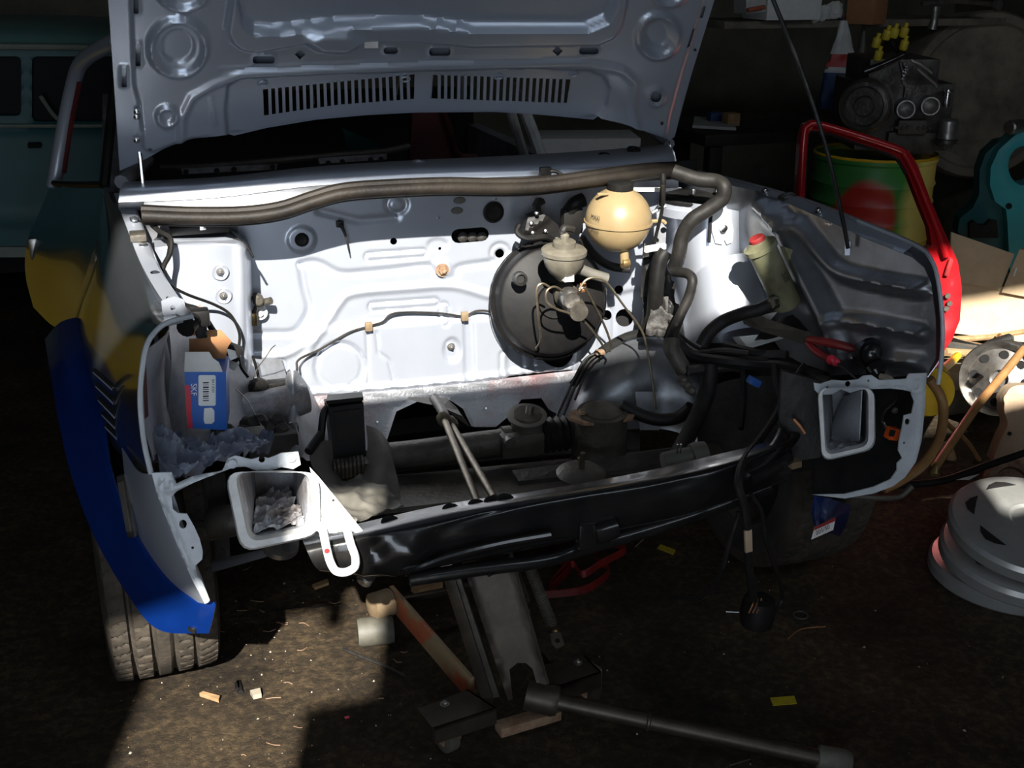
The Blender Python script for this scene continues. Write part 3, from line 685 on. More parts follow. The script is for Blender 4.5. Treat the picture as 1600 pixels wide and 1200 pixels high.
# blue wheel-arch flare
fl_o = [(70, 530, .80), (78, 580, .62), (92, 660, .46), (112, 745, .36), (148, 840, .28), (200, 930, .22), (248, 984, .16), (326, 990, .10)]
fl_m = [(92, 505, .78), (102, 570, .58), (122, 660, .42), (142, 745, .32), (180, 840, .24), (232, 920, .17), (285, 966, .12), (332, 968, .085)]
fl_i = [(118, 496, .76), (135, 570, .56), (160, 655, .39), (172, 735, .29), (205, 825, .21), (255, 900, .14), (302, 938, .09), (337, 943, .075)]
fl_b = [(124, 500, .77), (142, 575, .58), (166, 660, .41), (178, 735, .31), (211, 822, .23), (258, 896, .16), (304, 934, .11), (337, 940, .085)]
flare = loft('wheel_arch_flare', [pts(*fl_o), pts(*fl_m), pts(*fl_i), pts(*fl_b)], 'blue_paint', car, 8, 6, .003)
bolt('flare_bolt', at(302, 981, Y=.118), (0, -1, -.2), .006, 'black', flare, .008)
# ------------------------------------------------------------------ doors and body behind the wing (door ajar)
def Pd(x, y, Y): return at(x, y, Y=Y)
door = loft('front_door', [pts((78, 292, 1.75), (120, 293, 1.40), (163, 292, 1.06)), pts((62, 330, 1.75), (108, 335, 1.40), (158, 330, 1.04)), pts((42, 380, 1.75), (92, 400, 1.40), (146, 400, 1.02)),
                   pts((40, 430, 1.75), (84, 455, 1.40), (132, 458, 1.0)), pts((52, 480, 1.72), (84, 510, 1.38), (120, 515, .98))], 'silver_outer', car, 6, 6, .02)
mb = MB(); mb.tube(pts((84, 292, 1.75), (95, 225, 1.74), (110, 150, 1.70), (122, 108, 1.64), (138, 88, 1.55), (165, 72, 1.40), (185, 64, 1.3)), .020, 10); mb.build('window_frame', 'silver', door)
mb = MB(); mb.tube(pts((163, 292, 1.06), (168, 240, 1.10), (174, 180, 1.16), (180, 120, 1.22), (186, 66, 1.28)), .012, 8); mb.build('window_frame', 'black', door)
mb = MB(); mb.tube(pts((84, 286, 1.70), (120, 288, 1.40), (163, 288, 1.06)), .008, 6); mb.build('window_sill', 'black', door)
mb = MB(); mb.tube(pts((100, 270, 1.725), (112, 190, 1.70), (124, 130, 1.64)), .007, 6); mb.build('red_reflection', 'interior_red', door)  # red tube stands in for a red reflection on the silver frame
mb = MB(); mb.box(at(55, 388, Y=1.68), (.03, .03, .06), bev=.008); mb.build('door_latch', 'steel', door)
# right wing, seen from behind: thin outer skin following the rail
wr_top = [(1064, 262, 1.0), (1150, 285, .78), (1250, 314, .53), (1340, 348, .32), (1428, 384, .16), (1452, 408, .10)]
def X_(x, y, X): return at(x, y, X=X)
# ------------------------------------------------------------------ right wing and inner wing
RW = P3(at(1075, 300, X=.56), at(1455, 430, X=.665), at(1400, 590, X=.665))
rin = [(1062, 285), (1110, 284), (1190, 300), (1300, 348), (1360, 376), (1425, 402), (1444, 418), (1455, 445), (1462, 500), (1462, 560), (1448, 585), (1380, 590), (1290, 580), (1230, 560), (1200, 520), (1060, 420)]
# the pressed inner wing: brace bulge and two swages
brace = cr([(1195, 320), (1225, 350), (1250, 400), (1275, 450), (1295, 490), (1310, 530), (1312, 580)], 4)
feats = [('ridge', brace, .030, 24), ('ridge', cr([(1250, 350), (1290, 400), (1320, 425), (1380, 440), (1440, 450)], 4), .020, 18),
         ('ridge', cr([(1310, 500), (1350, 502), (1400, 512), (1440, 520)], 4), .018, 16), ('ridge', cr([(1320, 560), (1380, 560), (1440, 566)], 4), .012, 14),
         ('ring', circ(1225, 345, 16, 12, rot=.6), .008, 6)]
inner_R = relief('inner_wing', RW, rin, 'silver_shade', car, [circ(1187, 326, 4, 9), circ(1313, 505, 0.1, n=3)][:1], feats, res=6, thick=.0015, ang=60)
MB().box(at(1293, 350, X=.625), (.004, .02, .006), bev=.001).build('rail_clip', 'bright_steel', inner_R)
# outer skin and rolled rim of the right wing
wing_r = loft('front_wing', [pts((1062, 262, 1.0), (1150, 283, .77), (1250, 311, .53), (1340, 345, .33), (1428, 382, .17), (1455, 405, .10), (1468, 445, .06), (1474, 510, .03), (1472, 555, .03), (1450, 590, .04)),
                    [p+Vector((.035, .05, -.012)) for p in pts((1062, 262, 1.0), (1150, 283, .77), (1250, 311, .53), (1340, 345, .33), (1428, 382, .17), (1455, 405, .11), (1468, 445, .08), (1474, 510, .06), (1472, 555, .05), (1450, 590, .05))],
                    [p+Vector((.06, .16, -.10)) for p in pts((1062, 262, 1.0), (1150, 283, .77), (1250, 311, .53), (1340, 345, .33), (1428, 382, .17), (1455, 405, .14), (1468, 445, .16), (1474, 510, .20), (1472, 555, .22), (1450, 590, .22))]], 'silver', car, 6, 4, .0015, flip=True)
mb = MB(); mb.tube(pts((1340, 346, .33), (1428, 383, .17), (1455, 406, .10), (1467, 446, .06), (1473, 510, .03), (1471, 560, .03), (1466, 600, .03)), .0042, 8); mb.build('wing_edge', 'primer', wing_r)
rail_r = loft('wing_rail', [pts((1062, 262, 1.0), (1150, 284, .77), (1250, 312, .53), (1340, 347, .33), (1425, 384, .17)),
                   pts((1068, 276, .94), (1145, 298, .72), (1240, 330, .50), (1330, 366, .31), (1412, 395, .17)),
                   pts((1072, 290, .93), (1146, 308, .71), (1240, 342, .49), (1328, 380, .305), (1408, 404, .17))], 'silver', car, 8, 2, .0018)
for x, y, Y in ((1124, 279, .80), (1195, 301, .64), (1278, 332, .44)):
    MB().lathe([(.008, 0), (.008, .003), (.004, .008)], at(x, y, Y=Y)+Vector((0, 0, .002)), (-.2, -.3, 1), 12).build('rail_bolt', 'bright_steel', rail_r)
mb = MB(); mb.tube(pts((1218, 308, .58), (1234, 303, .58), (1242, 308, .57), (1228, 314, .56), (1218, 308, .58)), .005, 6); mb.build('rail_hook', 'oily', rail_r)
# slam bracket at the wing front
relief('slam_bracket', Plane(at(1390, 388, Y=.2), (-.2, -.6, .8)), [(1335, 372), (1368, 374), (1424, 396), (1428, 402), (1396, 401), (1350, 388)], 'silver', wing_r, [[(1345, 374), (1372, 382), (1370, 385), (1343, 378)], circ(1398, 393, 4, 2.5)], res=999, thick=.008)
# right strut tower, lit on its left side
tw = [pts((1040, 318, .79), (1052, 315, .70), (1085, 318, .62), (1130, 325, .585), (1175, 335, .60), (1190, 345, .66)),
      pts((1040, 380, .79), (1054, 380, .69), (1085, 385, .605), (1130, 390, .575), (1175, 395, .59), (1196, 398, .64)),
      pts((1046, 450, .79), (1062, 450, .68), (1090, 452, .59), (1132, 454, .56), (1180, 456, .57), (1215, 456, .60)),
      pts((1060, 530, .79), (1075, 535, .66), (1100, 536, .57), (1140, 536, .53), (1190, 534, .53), (1240, 530, .54))]
tower_r = loft('strut_tower', tw, 'silver', car, 6, 6, .002)
loft('arch_bulge', [pts((1066, 470, .66), (1090, 425, .585), (1130, 402, .555), (1170, 395, .55), (1200, 400, .56)), pts((1068, 510, .62), (1100, 470, .54), (1140, 450, .51), (1180, 445, .50), (1225, 450, .51)), pts((1076, 560, .60), (1110, 530, .50), (1150, 515, .47), (1200, 510, .46), (1250, 515, .47))], 'silver', tower_r, 6, 6, .002)
c = at(1085, 312, Y=.69); mb = MB(); mb.lathe([(.082, -.03), (.082, -.012), (.07, 0), (.04, .006)], c, (0, 0, 1), 32); mb.build('strut_seat', 'silver', tower_r)
mb = MB(); mb.lathe([(.075, 0), (.078, .006), (.07, .014), (.03, .016)], c+Vector((0, 0, -.002)), (0, 0, 1), 28); mb.build('strut_cap', 'black', tower_r)
for x, y in ((1083, 303), (1120, 300)): MB().lathe([(.005, 0), (.005, .012)], at(x, y, Y=.65), (0, 0, 1), 8).build('tower_bolt', 'bright_steel', tower_r)
tp = Plane(at(1135, 352, Y=.575), (-.15, -1, .1))
pl_ = relief('coil_plate', tp, [(1112, 332), (1120, 328), (1142, 328), (1143, 345), (1146, 360), (1144, 378), (1136, 382), (1132, 374), (1128, 382), (1118, 380), (1113, 362)], 'white_paint', tower_r, feats=[('ridge', [(1114, 357), (1144, 357)], -.003, 3), ('ring', circ(1129, 356, 6), .003, 3)], res=4, thick=.003)
MB().box(at(1109, 358, Y=.573), (.006, .006, .06)).build('plate_edge', 'void', tower_r, smooth=False)
relief('splash_panel', Plane(at(1165, 350, Y=.60), (-.3, -1, .1)), [(1144, 326), (1168, 322), (1178, 340), (1177, 365), (1168, 380), (1146, 382)], 'silver_dirty', tower_r, res=999, thick=.002)
mb = MB(); mb.lathe([(.008, 0), (.008, .01), (.004, .012)], at(1129, 356, Y=.573), (-.1, -1, .1), 12); mb.build('plate_bolt', 'bright_steel', tower_r)
# longitudinal hump right of the firewall
hump = loft('chassis_hump', [pts((905, 575, .78), (930, 548, .76), (975, 527, .74), (1030, 525, .72), (1085, 545, .68), (1130, 580, .62)),
                      pts((890, 600, .77), (925, 575, .72), (975, 556, .69), (1030, 556, .66), (1085, 575, .62), (1120, 610, .58)),
                      pts((870, 635, .76), (915, 620, .68), (975, 605, .64), (1030, 606, .62), (1080, 620, .58), (1110, 650, .55)),
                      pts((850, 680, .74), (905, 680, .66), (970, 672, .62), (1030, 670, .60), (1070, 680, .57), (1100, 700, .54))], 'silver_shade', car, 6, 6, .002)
relief('hump_patch', Plane(at(1020, 640, Y=.60), (-.3, -1, .2)), [(992, 612), (1028, 612), (1030, 672), (1000, 672)], 'silver_dirty', hump, feats=[('ridge', [(995, 615), (1026, 615)], .003, 4)], res=6, thick=.002)
mb = MB(); mb.tube(pts((895, 602, .70), (920, 570, .715), (945, 545, .725), (985, 524, .72), (1030, 520, .705), (1075, 535, .67), (1100, 552, .63)), .010, 8); mb.build('hump_hose', 'black', car)
# right chassis leg panels (dark)
loft('chassis_panel', [pts((1090, 610, .50), (1160, 590, .42), (1230, 590, .34), (1285, 600, .22)), pts((1090, 690, .48), (1160, 680, .40), (1230, 680, .30), (1285, 680, .16)), pts((1110, 760, .42), (1170, 750, .34), (1235, 740, .26), (1290, 730, .14))], 'oily_dark', car, 6, 5, .002)
MB().prism(pts((1155, 526, .45), (1218, 520, .40), (1230, 527, .39), (1170, 545, .42)), (0, .03, -.01)).build('seal_tray', 'card_white', car, smooth=False)
MB().prism(pts((1175, 495, .45), (1215, 487, .42), (1200, 505, .42)), (0, .01, -.005)).build('panel_patch', 'white_paint', car, smooth=False)

# ------------------------------------------------------------------ headlamp panels
FL = Plane(at(430, 760, Y=.02), (-.05, -1, .12))
lp = [(237, 739), (268, 738), (276, 756), (300, 745), (330, 738), (347, 735), (356, 716), (368, 712), (392, 718), (408, 714), (420, 716), (440, 708), (466, 706), (470, 726), (458, 733), (440, 730), (422, 735), (402, 736), (385, 729), (366, 730), (345, 738), (325, 744), (303, 753), (276, 768), (268, 776), (270, 796), (278, 802), (292, 803), (303, 822), (312, 842), (317, 862), (316, 874), (305, 884), (308, 900), (314, 905), (320, 918), (328, 938), (320, 944), (300, 905), (283, 866), (262, 815), (246, 775)]
head_l = relief('headlamp_panel', FL, lp, 'primer', car, [circ(409, 718, 5), circ(286, 819, 6, 7), circ(363, 724, 2.5, n=8), circ(455, 714, 2.5, n=8), circ(301, 856, 2.2, n=8)],
       [('ring', circ(261, 757, 12), .004, 4), ('step', circ(261, 757, 7), .004, 3), ('ridge', [(276, 762), (330, 741), (360, 722)], .004, 6), ('ridge', [(385, 727), (402, 733), (422, 731), (440, 726)], .003, 5), ('ridge', [(250, 770), (290, 868), (322, 938)], .003, 5)], res=4, thick=.003, ang=60)
def ring_px(P, Y): return [at(x, y, Y=Y) for x, y in P]
def lampbox(name, rings, m, parent):
    mb = MB(); n = len(rings[0]); V = [p for r in rings for p in r]
    Fs = [(i*n+k, i*n+(k+1) % n, (i+1)*n+(k+1) % n, (i+1)*n+k) for i in range(len(rings)-1) for k in range(n)]
    mb.add(V, Fs); return mb.build(name, m, parent, fix=False, ang=30)
def quad_ring(tl, tr, br, bl, r, n=4):
    q = [np.array(p, float) for p in (tl, tr, br, bl)]; o = []
    for i in range(4):
        p = q[i]; a = q[i-1]-p; b = q[(i+1) % 4]-p; a = p+a/np.linalg.norm(a)*r; b = p+b/np.linalg.norm(b)*r
        for k in range(n+1):
            t = k/n; o.append(tuple((1-t)**2*a+2*t*(1-t)*p+t*t*b))
    return o
A = ring_px(quad_ring((350, 738), (499, 738), (503, 836), (376, 864), 26), .03)
B = ring_px(quad_ring((352, 737), (498, 737), (501, 834), (378, 861), 26), .005)
C = ring_px(quad_ring((366, 738), (484, 738), (489, 828), (389, 848), 20), .004)
D = ring_px(quad_ring((370, 738), (480, 738), (481, 822), (394, 840), 18), .025)
E_ = ring_px(quad_ring((376, 737), (476, 737), (477, 820), (396, 836), 10), .03)
F_ = ring_px(quad_ring((398, 736), (458, 734), (458, 808), (402, 816), 6), .22)
lb = lampbox('lamp_box', [A, B, C, D], 'white_paint', head_l)
lampbox('lamp_box_inside', [D, E_, F_, ring_px(quad_ring((425, 770), (430, 770), (430, 775), (425, 775), 1), .22)], 'silver_dust', head_l)
# crumpled sealing film inside the lamp box
from mathutils import noise as mnoise
def wrinkle(p, seed, f):
    q = Vector((float(p[0]), float(p[1]), float(p[2])))*f+Vector((seed*7.3, seed*3.1, seed*1.7))
    return 1.0-2.2*abs(mnoise.noise(q))-.8*abs(mnoise.noise(q*2.3))-.25*abs(mnoise.noise(q*5.1))
def crumple(name, P4, m, nx, ny, amp, parent=None, seed=1, thick=.001, freq=9, **k):
    a, b, c, d = [np.array(p) for p in P4]; rows = []
    for j in range(ny+1):
        row = []
        for i in range(nx+1):
            s, t = i/nx, j/ny; p = (a*(1-s)+b*s)*(1-t)+(d*(1-s)+c*s)*t; h = wrinkle(p, seed, freq*3.2)
            row.append(p+np.array([.25*h*amp, -.6*h*amp, h*amp]))
        rows.append(row)
    B_ = np.array(rows); n = nx+1; Fs = [(j*n+i, j*n+i+1, (j+1)*n+i+1, (j+1)*n+i) for j in range(ny) for i in range(nx)]
    du = np.gradient(B_, axis=1); dv = np.gradient(B_, axis=0); N = np.cross(du, dv); N /= np.linalg.norm(N, axis=2)[:, :, None]+1e-9
    if N[..., 2].mean() < 0: N = -N
    me = thick_mesh(name, B_.reshape(-1, 3), Fs, -N.reshape(-1, 3)*thick)
    return link(name, me, m, parent, ang=60, **k)
crumple('film_crumple', pts((398, 772, .20), (450, 770, .20), (474, 822, .03), (394, 836, .03)), 'silver_dust', 44, 52, .020, head_l, 3, freq=9)
relief('tow_bracket', Plane(at(520, 790, Y=.02), (.05, -1, .25)), [(484, 730), (498, 745), (566, 828), (560, 832), (500, 834), (494, 828), (503, 808), (498, 745)][:7], 'white_paint', head_l, [circ(521, 782, 2.5, n=8)], [('ridge', [(494, 828), (566, 828)], .006, 5)], res=6, thick=.003)
mb = MB(); mb.tube(pts((504, 826, .0), (510, 856, -.012), (516, 878, -.018), (525, 892, -.02), (540, 894, -.02), (554, 886, -.018), (555, 870, -.016), (548, 850, -.01), (542, 828, .0)), .0068, 10); mb.build('tow_eye', 'white_paint', car)
MB().lathe([(.0045, 0), (.004, .001)], at(511, 861, Y=-.0205), (0, -1, .1), 8).build('paint_dab', 'red_cap', car)
for x, y in ((363, 724), (455, 714)): MB().lathe([(.007, 0), (.007, .002), (.004, .002)], FL.px([(x, y)], .003)[0], FL.n, 14).build('panel_boss', 'primer', head_l)

FR = Plane(at(1330, 640, Y=.02), (-.05, -1, .12))
rp = [(1272, 598), (1282, 600), (1300, 594), (1322, 595), (1341, 593), (1350, 587), (1362, 586), (1374, 594), (1400, 593), (1417, 592), (1421, 584), (1448, 583), (1446, 630), (1440, 690), (1431, 722), (1414, 746), (1395, 760), (1365, 771), (1320, 779), (1270, 773), (1320, 772), (1365, 761), (1392, 749), (1402, 735), (1402, 724), (1410, 716), (1404, 704), (1405, 690), (1410, 668), (1413, 649), (1425, 646), (1429, 628), (1423, 612), (1410, 609), (1390, 607), (1365, 608), (1345, 609), (1328, 614), (1314, 608), (1300, 616), (1281, 617), (1274, 610)]
head_r = relief('headlamp_panel', FR, rp, 'primer', car, [circ(1325, 600, 4.5), circ(1418, 659, 4, 5), circ(1293, 605, 2, n=8), circ(1357, 595, 2, n=8), circ(1413, 692, 2, n=8)],
       [('ring', circ(1430, 603, 10), .004, 4), ('step', circ(1430, 603, 5), .005, 3), ('ridge', [(1370, 600), (1415, 600)], .004, 5), ('ridge', [(1443, 590), (1436, 690), (1425, 722)], .003, 4)], res=4, thick=.003, ang=60)
A = ring_px(quad_ring((1277, 606), (1367, 606), (1368, 702), (1284, 722), 18), .03)
B = ring_px(quad_ring((1278, 606), (1366, 606), (1366, 700), (1285, 720), 18), .005)
C = ring_px(quad_ring((1284, 606), (1357, 606), (1357, 697), (1290, 712), 14), .004)
D = ring_px(quad_ring((1285, 606), (1355, 606), (1354, 692), (1292, 706), 13), .025)
F_ = ring_px(quad_ring((1300, 606), (1348, 606), (1340, 684), (1304, 688), 6), .20)
lampbox('lamp_box', [A, B, C, D], 'white_paint', head_r)
lampbox('lamp_box_inside', [D, F_, ring_px(quad_ring((1322, 640), (1328, 640), (1328, 646), (1322, 646), 1), .20)], 'silver_dust', head_r)
loft('lamp_box_duct', [pts((1346, 610, .05), (1330, 615, .12), (1318, 620, .18)), pts((1344, 650, .05), (1318, 655, .12), (1300, 662, .17)), pts((1342, 690, .05), (1322, 690, .10), (1296, 690, .14))], 'primer', head_r, 5, 5, .002)
crumple('film_crumple', pts((1296, 684, .14), (1342, 680, .14), (1352, 697, .03), (1292, 706, .03)), 'silver_dust', 30, 26, .010, head_r, 5, freq=8)
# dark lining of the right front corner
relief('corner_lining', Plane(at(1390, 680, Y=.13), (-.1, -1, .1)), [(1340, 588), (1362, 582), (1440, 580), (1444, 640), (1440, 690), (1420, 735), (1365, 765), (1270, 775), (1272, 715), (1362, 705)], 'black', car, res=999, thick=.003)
mb = MB(); mb.tube(pts((1395, 608, .06), (1397, 625, .07), (1382, 640, .08), (1378, 655, .09), (1385, 670, .08)), .004, 8); mb.build('lamp_wire', 'black_gloss', car)
mb = MB(); mb.box(at(1394, 677, Y=.07), (.022, .02, .024), Matrix.Rotation(.25, 3, 'Y'), bev=.004); mb.build('lamp_plug', 'orange_plug', car)
MB().box(at(1394, 677, Y=.058), (.010, .004, .012), Matrix.Rotation(.25, 3, 'Y')).build('plug_socket', 'void', car, smooth=False)
MB().lathe([(.007, 0), (.007, .004), (.003, .008)], at(1397, 641, Y=.12), (0, -1, 0), 10).build('lining_bolt', 'oily', car)
mb = MB(); mb.tube(pts((1425, 760, .10), (1405, 776, .10), (1372, 778, .10), (1335, 776, .12)), .006, 6); mb.build('lining_trim', 'oily', car)

# ------------------------------------------------------------------ lower crossmember (black)
cm_top = [pts((470, 838, .10), (560, 818, .10), (700, 787, .10), (830, 768, .10), (1000, 738, .10), (1100, 715, .10), (1200, 690, .12), (1240, 672, .16)),
          pts((476, 852, .045), (566, 834, .045), (700, 806, .045), (830, 782, .045), (1000, 754, .045), (1100, 736, .045), (1205, 704, .07), (1250, 684, .13)),
          pts((482, 866, .030), (566, 848, .030), (640, 838, .028), (700, 826, .030), (830, 805, .030), (1000, 776, .030), (1100, 760, .03), (1215, 726, .06)),
          pts((490, 882, .030), (570, 880, .028), (640, 872, .022), (700, 858, .030), (830, 832, .030), (1000, 800, .030), (1100, 780, .03), (1220, 744, .06)),
          pts((500, 892, .045), (580, 898, .045), (640, 893, .045), (700, 882, .045), (830, 856, .045), (1000, 822, .045), (1100, 796, .045), (1225, 752, .07)),
          pts((510, 892, .10), (590, 898, .10), (640, 893, .10), (700, 880, .10), (830, 855, .10), (1000, 822, .10), (1100, 796, .10), (1228, 752, .10))]
cm_top = [cr([[p.x, p.y, p.z] for p in r], 1) for r in cm_top]
def dents(B, m, n):
    h = np.zeros((m, n)); u = np.linspace(0, 1, n)[None]; v = np.linspace(0, 1, m)[:, None]
    for (cu_, cv, su, sv, a) in ((.17, .50, .04, .12, -.016), (.30, .55, .05, .12, .008), (.12, .55, .02, .25, .008), (.42, .5, .03, .2, -.006), (.62, .45, .1, .12, -.006), (.24, .75, .05, .08, .008)):
        h += a*np.exp(-((u-cu_)/su)**2-((v-cv)/sv)**2)
    return h
cross = loft('crossmember', cm_top, 'black_gloss', car, 6, 6, .002, hfn=dents)
for x, y, Y in ((610, 818, .075), (705, 799, .075), (745, 792, .075), (770, 787, .075), (790, 783, .075)):
    p = at(x, y, Y=Y); MB().lathe([(.016, 0), (.016, .003), (.012, .003), (.011, .001)], p, (0, -.4, 1), 20).build('crossmember_hole', 'void', cross)
mb = MB(); mb.tube(pts((560, 898, .09), (640, 890, .02), (700, 870, .012), (780, 850, .012), (860, 836, .012)), .006, 8); mb.build('crossmember_weld', 'black_gloss', cross)
mb = MB(); mb.tube(pts((640, 905, .06), (740, 890, .05), (850, 876, .04), (900, 860, .05), (1000, 832, .05), (1100, 800, .06), (1200, 762, .08)), .013, 10); mb.build('oil_cooler_pipe', 'black_gloss', car)
mb = MB(); mb.lathe([(.02, -.02), (.022, 0), (.02, .02)], at(945, 828, Y=.03), (1, 0, .15), 14); mb.box(at(925, 832, Y=.04), (.06, .03, .05), bev=.006); mb.build('lower_bracket', 'black_gloss', cross)
mb = MB(); mb.tube(pts((1150, 745, .05), (1180, 735, .06), (1212, 700, .10), (1222, 680, .14)), .015, 10); mb.build('radiator_support', 'black_gloss', car)
mb = MB(); mb.tube(pts((1170, 748, .04), (1205, 733, .05), (1232, 715, .07)), .012, 8); mb.build('radiator_support', 'black_gloss', car)
mb = MB(); mb.lathe([(.022, 0), (.03, .006), (.03, .016), (.02, .02)], at(438, 860, Y=.12), (.1, -.3, 1), 18); mb.build('jacking_boss', 'steel', car)
# lower left arm seen below the lamp box
mb = MB(); mb.prism(pts((330, 880, .30), (425, 858, .30), (424, 868, .26), (330, 895, .26)), (0, .03, -.012)); mb.build('anti_roll_bracket', 'silver_dirty', car, smooth=False)
mb = MB(); mb.tube(pts((300, 830, .34), (345, 825, .36), (400, 800, .42), (450, 790, .5)), .02, 10); mb.lathe([(.026, -.03), (.03, -.02), (.03, .02), (.026, .03)], at(352, 815, Y=.34), (.9, -.3, .2), 16); mb.build('lower_arm', 'oily', car)
mb = MB(); mb.prism(pts((262, 745, .40), (352, 740, .42), (360, 870, .42), (300, 900, .40)), (0, .01, 0)); mb.build('arch_lining', 'oily_dark', car, smooth=False)
# ------------------------------------------------------------------ steering and running gear low in the bay
mb = MB(); mb.tube(pts((590, 716, .56), (660, 708, .56), (740, 697, .56), (800, 690, .56)), .030, 16, 3); mb.lathe([(.036, 0), (.036, .02)], at(785, 692, Y=.56), (1, -.02, .02), 18); mb.build('steering_rack', 'oily', car)
mb = MB(); mb.lathe([(.034, -.05), (.036, 0), (.034, .035), (.03, .045)], at(823, 672, Y=.56), (-.05, -.25, 1), 20); mb.box(at(812, 690, Y=.55), (.10, .06, .055), bev=.012)
mb.lathe([(.012, 0), (.012, .02)], at(793, 688, Y=.53), (0, -1, 0), 10); mb.build('steering_pinion', 'oily', car)
mb = MB(); mb.lathe([(.042, 0), (.044, .006), (.036, .008)], at(823, 652, Y=.555), (-.05, -.25, 1), 24); mb.build('pinion_flange', 'grey_sheet', car)
mb = MB(); mb.tube(pts((826, 652, .55), (829, 634, .55)), .009, 10, 0); mb.build('pinion_shaft', 'steel', car)
mb = MB(); pr = []
for i in range(15): pr.append((.040 if i % 2 else .032, i*.0075))
mb.lathe(pr, at(846, 681, Y=.55), (1, -.06, .02), 24); mb.build('rack_bellows', 'rubber', car)
mb = MB(); mb.lathe([(.062, -.10), (.058, 0), (.054, .055)], at(938, 678, Y=.50), (0, -.1, 1), 28); mb.build('mount_tower', 'oily', car)
mb = MB(); mb.prism([at(938, 650, Y=.50)+Vector(q) for q in ((-.075, 0, 0), (-.055, -.04, 0), (0, -.055, 0), (.055, -.045, 0), (.08, -.01, 0), (.055, .04, 0), (0, .05, 0), (-.055, .035, 0))], (0, 0, .006)); mb.build('mount_plate', 'rust', car, smooth=False)
mb = MB(); mb.lathe([(.045, 0), (.043, .012), (.03, .02), (.012, .022)], at(940, 648, Y=.50), (0, -.1, 1), 24); mb.build('mount_cap', 'oily', car)
for dx in (-30, 28): bolt('mount_bolt', at(938+dx, 650, Y=.495)+Vector((0, 0, .006)), (0, 0, 1), .007, 'rust', car, .008)
loft('subframe', [pts((580, 745, .55), (700, 735, .55), (850, 720, .55), (1000, 705, .50), (1120, 690, .46)), pts((560, 775, .46), (700, 765, .46), (850, 748, .46), (1000, 728, .42), (1130, 705, .38)), pts((560, 800, .38), (700, 785, .38), (850, 768, .38), (1000, 745, .34), (1140, 720, .30))], 'oily', car, 5, 4, .01)
loft('subframe_rear', [pts((560, 705, .64), (700, 690, .64), (850, 676, .64), (1000, 676, .6)), pts((570, 740, .60), (700, 726, .60), (850, 712, .60), (1000, 700, .55))], 'oily_dark', car, 5, 4, .01)
mb = MB(); mb.prism(pts((800, 735, .42), (950, 715, .40), (1050, 700, .38), (1060, 720, .34), (960, 735, .36), (810, 752, .38)), (0, 0, -.01)); mb.build('subframe_plate', 'oily_dark', car, smooth=False)
mb = MB(); mb.lathe([(.048, 0), (.05, .004), (.04, .012), (.02, .016), (.006, .016), (.005, .05)], at(908, 742, Y=.30), (0, -.1, 1), 24); mb.build('ball_joint_plate', 'oily', car)
mb = MB(); mb.tube(pts((905, 715, .30), (910, 738, .30)), .004, 8, 0); mb.build('ball_joint_pin', 'brass', car)
# gear selector rods
for a, b in (((694, 655, .56), (748, 790, .14)), ((704, 662, .56), (772, 778, .14))):
    mb = MB(); mb.tube(pts(a, b), .0075, 10, 0); mb.lathe([(.013, -.012), (.016, 0), (.013, .012)], at(*a[:2], Y=a[2]), (.2, -.6, -.4), 14); mb.build('selector_rod', 'rod', car)
mb = MB(); mb.tube(pts((678, 622, .70), (690, 640, .62), (697, 656, .56)), .011, 10); mb.build('steering_column', 'oily', car)
mb = MB(); mb.prism(pts((640, 625, .72), (700, 626, .72), (716, 640, .70), (735, 668, .66), (722, 650, .66), (690, 636, .68)), (0, .02, 0)); mb.build('column_gaiter', 'grey_sheet', car, smooth=False)
# engine mount on the left
em = MB(); em.prism(pts((513, 637, .54), (568, 630, .54), (572, 715, .52), (522, 722, .52)), (0, .05, .0)); mount = em.build('engine_mount', 'black', car, smooth=False)
MB().prism(pts((521, 643, .538), (562, 638, .538), (564, 682, .53), (526, 687, .53)), (0, -.004, 0)).build('mount_pad', 'rubber', mount, smooth=False)
MB().prism(pts((510, 632, .54), (568, 626, .54), (566, 618, .60), (512, 622, .60)), (0, 0, .008)).build('mount_top_plate', 'black', mount, smooth=False)
for i in range(8):
    x = 522+6.2*i; y = 736-1.0*i
    mb = MB(); mb.tube(pts((x, y-16, .50), (x+1, y-8, .47), (x+1.5, y+2, .47), (x+2, y+12, .48)), .004, 6); mb.build('mount_rib', 'oily', mount)
MB().prism(pts((512, 728, .50), (574, 716, .50), (576, 724, .48), (514, 738, .48)), (0, .03, -.006)).build('mount_shelf', 'oily', mount, smooth=False)
mb = MB(); mb.tube(pts((500, 700, .52), (505, 650, .55), (512, 636, .56)), .008, 8); mb.tube(pts((482, 706, .46), (502, 678, .50)), .009, 8, 0); mb.build('mount_stay', 'black', mount)
# limp grey gaiter sheet
loft('drive_gaiter', [pts((572, 664, .56), (592, 672, .545), (608, 692, .55)), pts((574, 700, .52), (600, 708, .49), (616, 726, .51)), pts((566, 738, .48), (596, 748, .44), (622, 752, .46)), pts((548, 766, .45), (588, 778, .41), (626, 776, .43)), pts((552, 790, .42), (584, 806, .38), (622, 790, .40))], 'grey_sheet', car, 8, 8, .002)
loft('drive_gaiter', [pts((484, 712, .46), (502, 690, .50), (518, 688, .53)), pts((488, 728, .44), (508, 722, .46), (524, 730, .49)), pts((502, 746, .42), (522, 752, .44), (544, 764, .45)), pts((520, 775, .38), (545, 780, .40), (566, 790, .41))], 'grey_sheet', car, 8, 8, .002)
crumple('undertray', pts((480, 760, .40), (560, 745, .46), (632, 790, .34), (545, 826, .25)), 'grey_sheet', 30, 26, .022, car, 13, .003, 3)
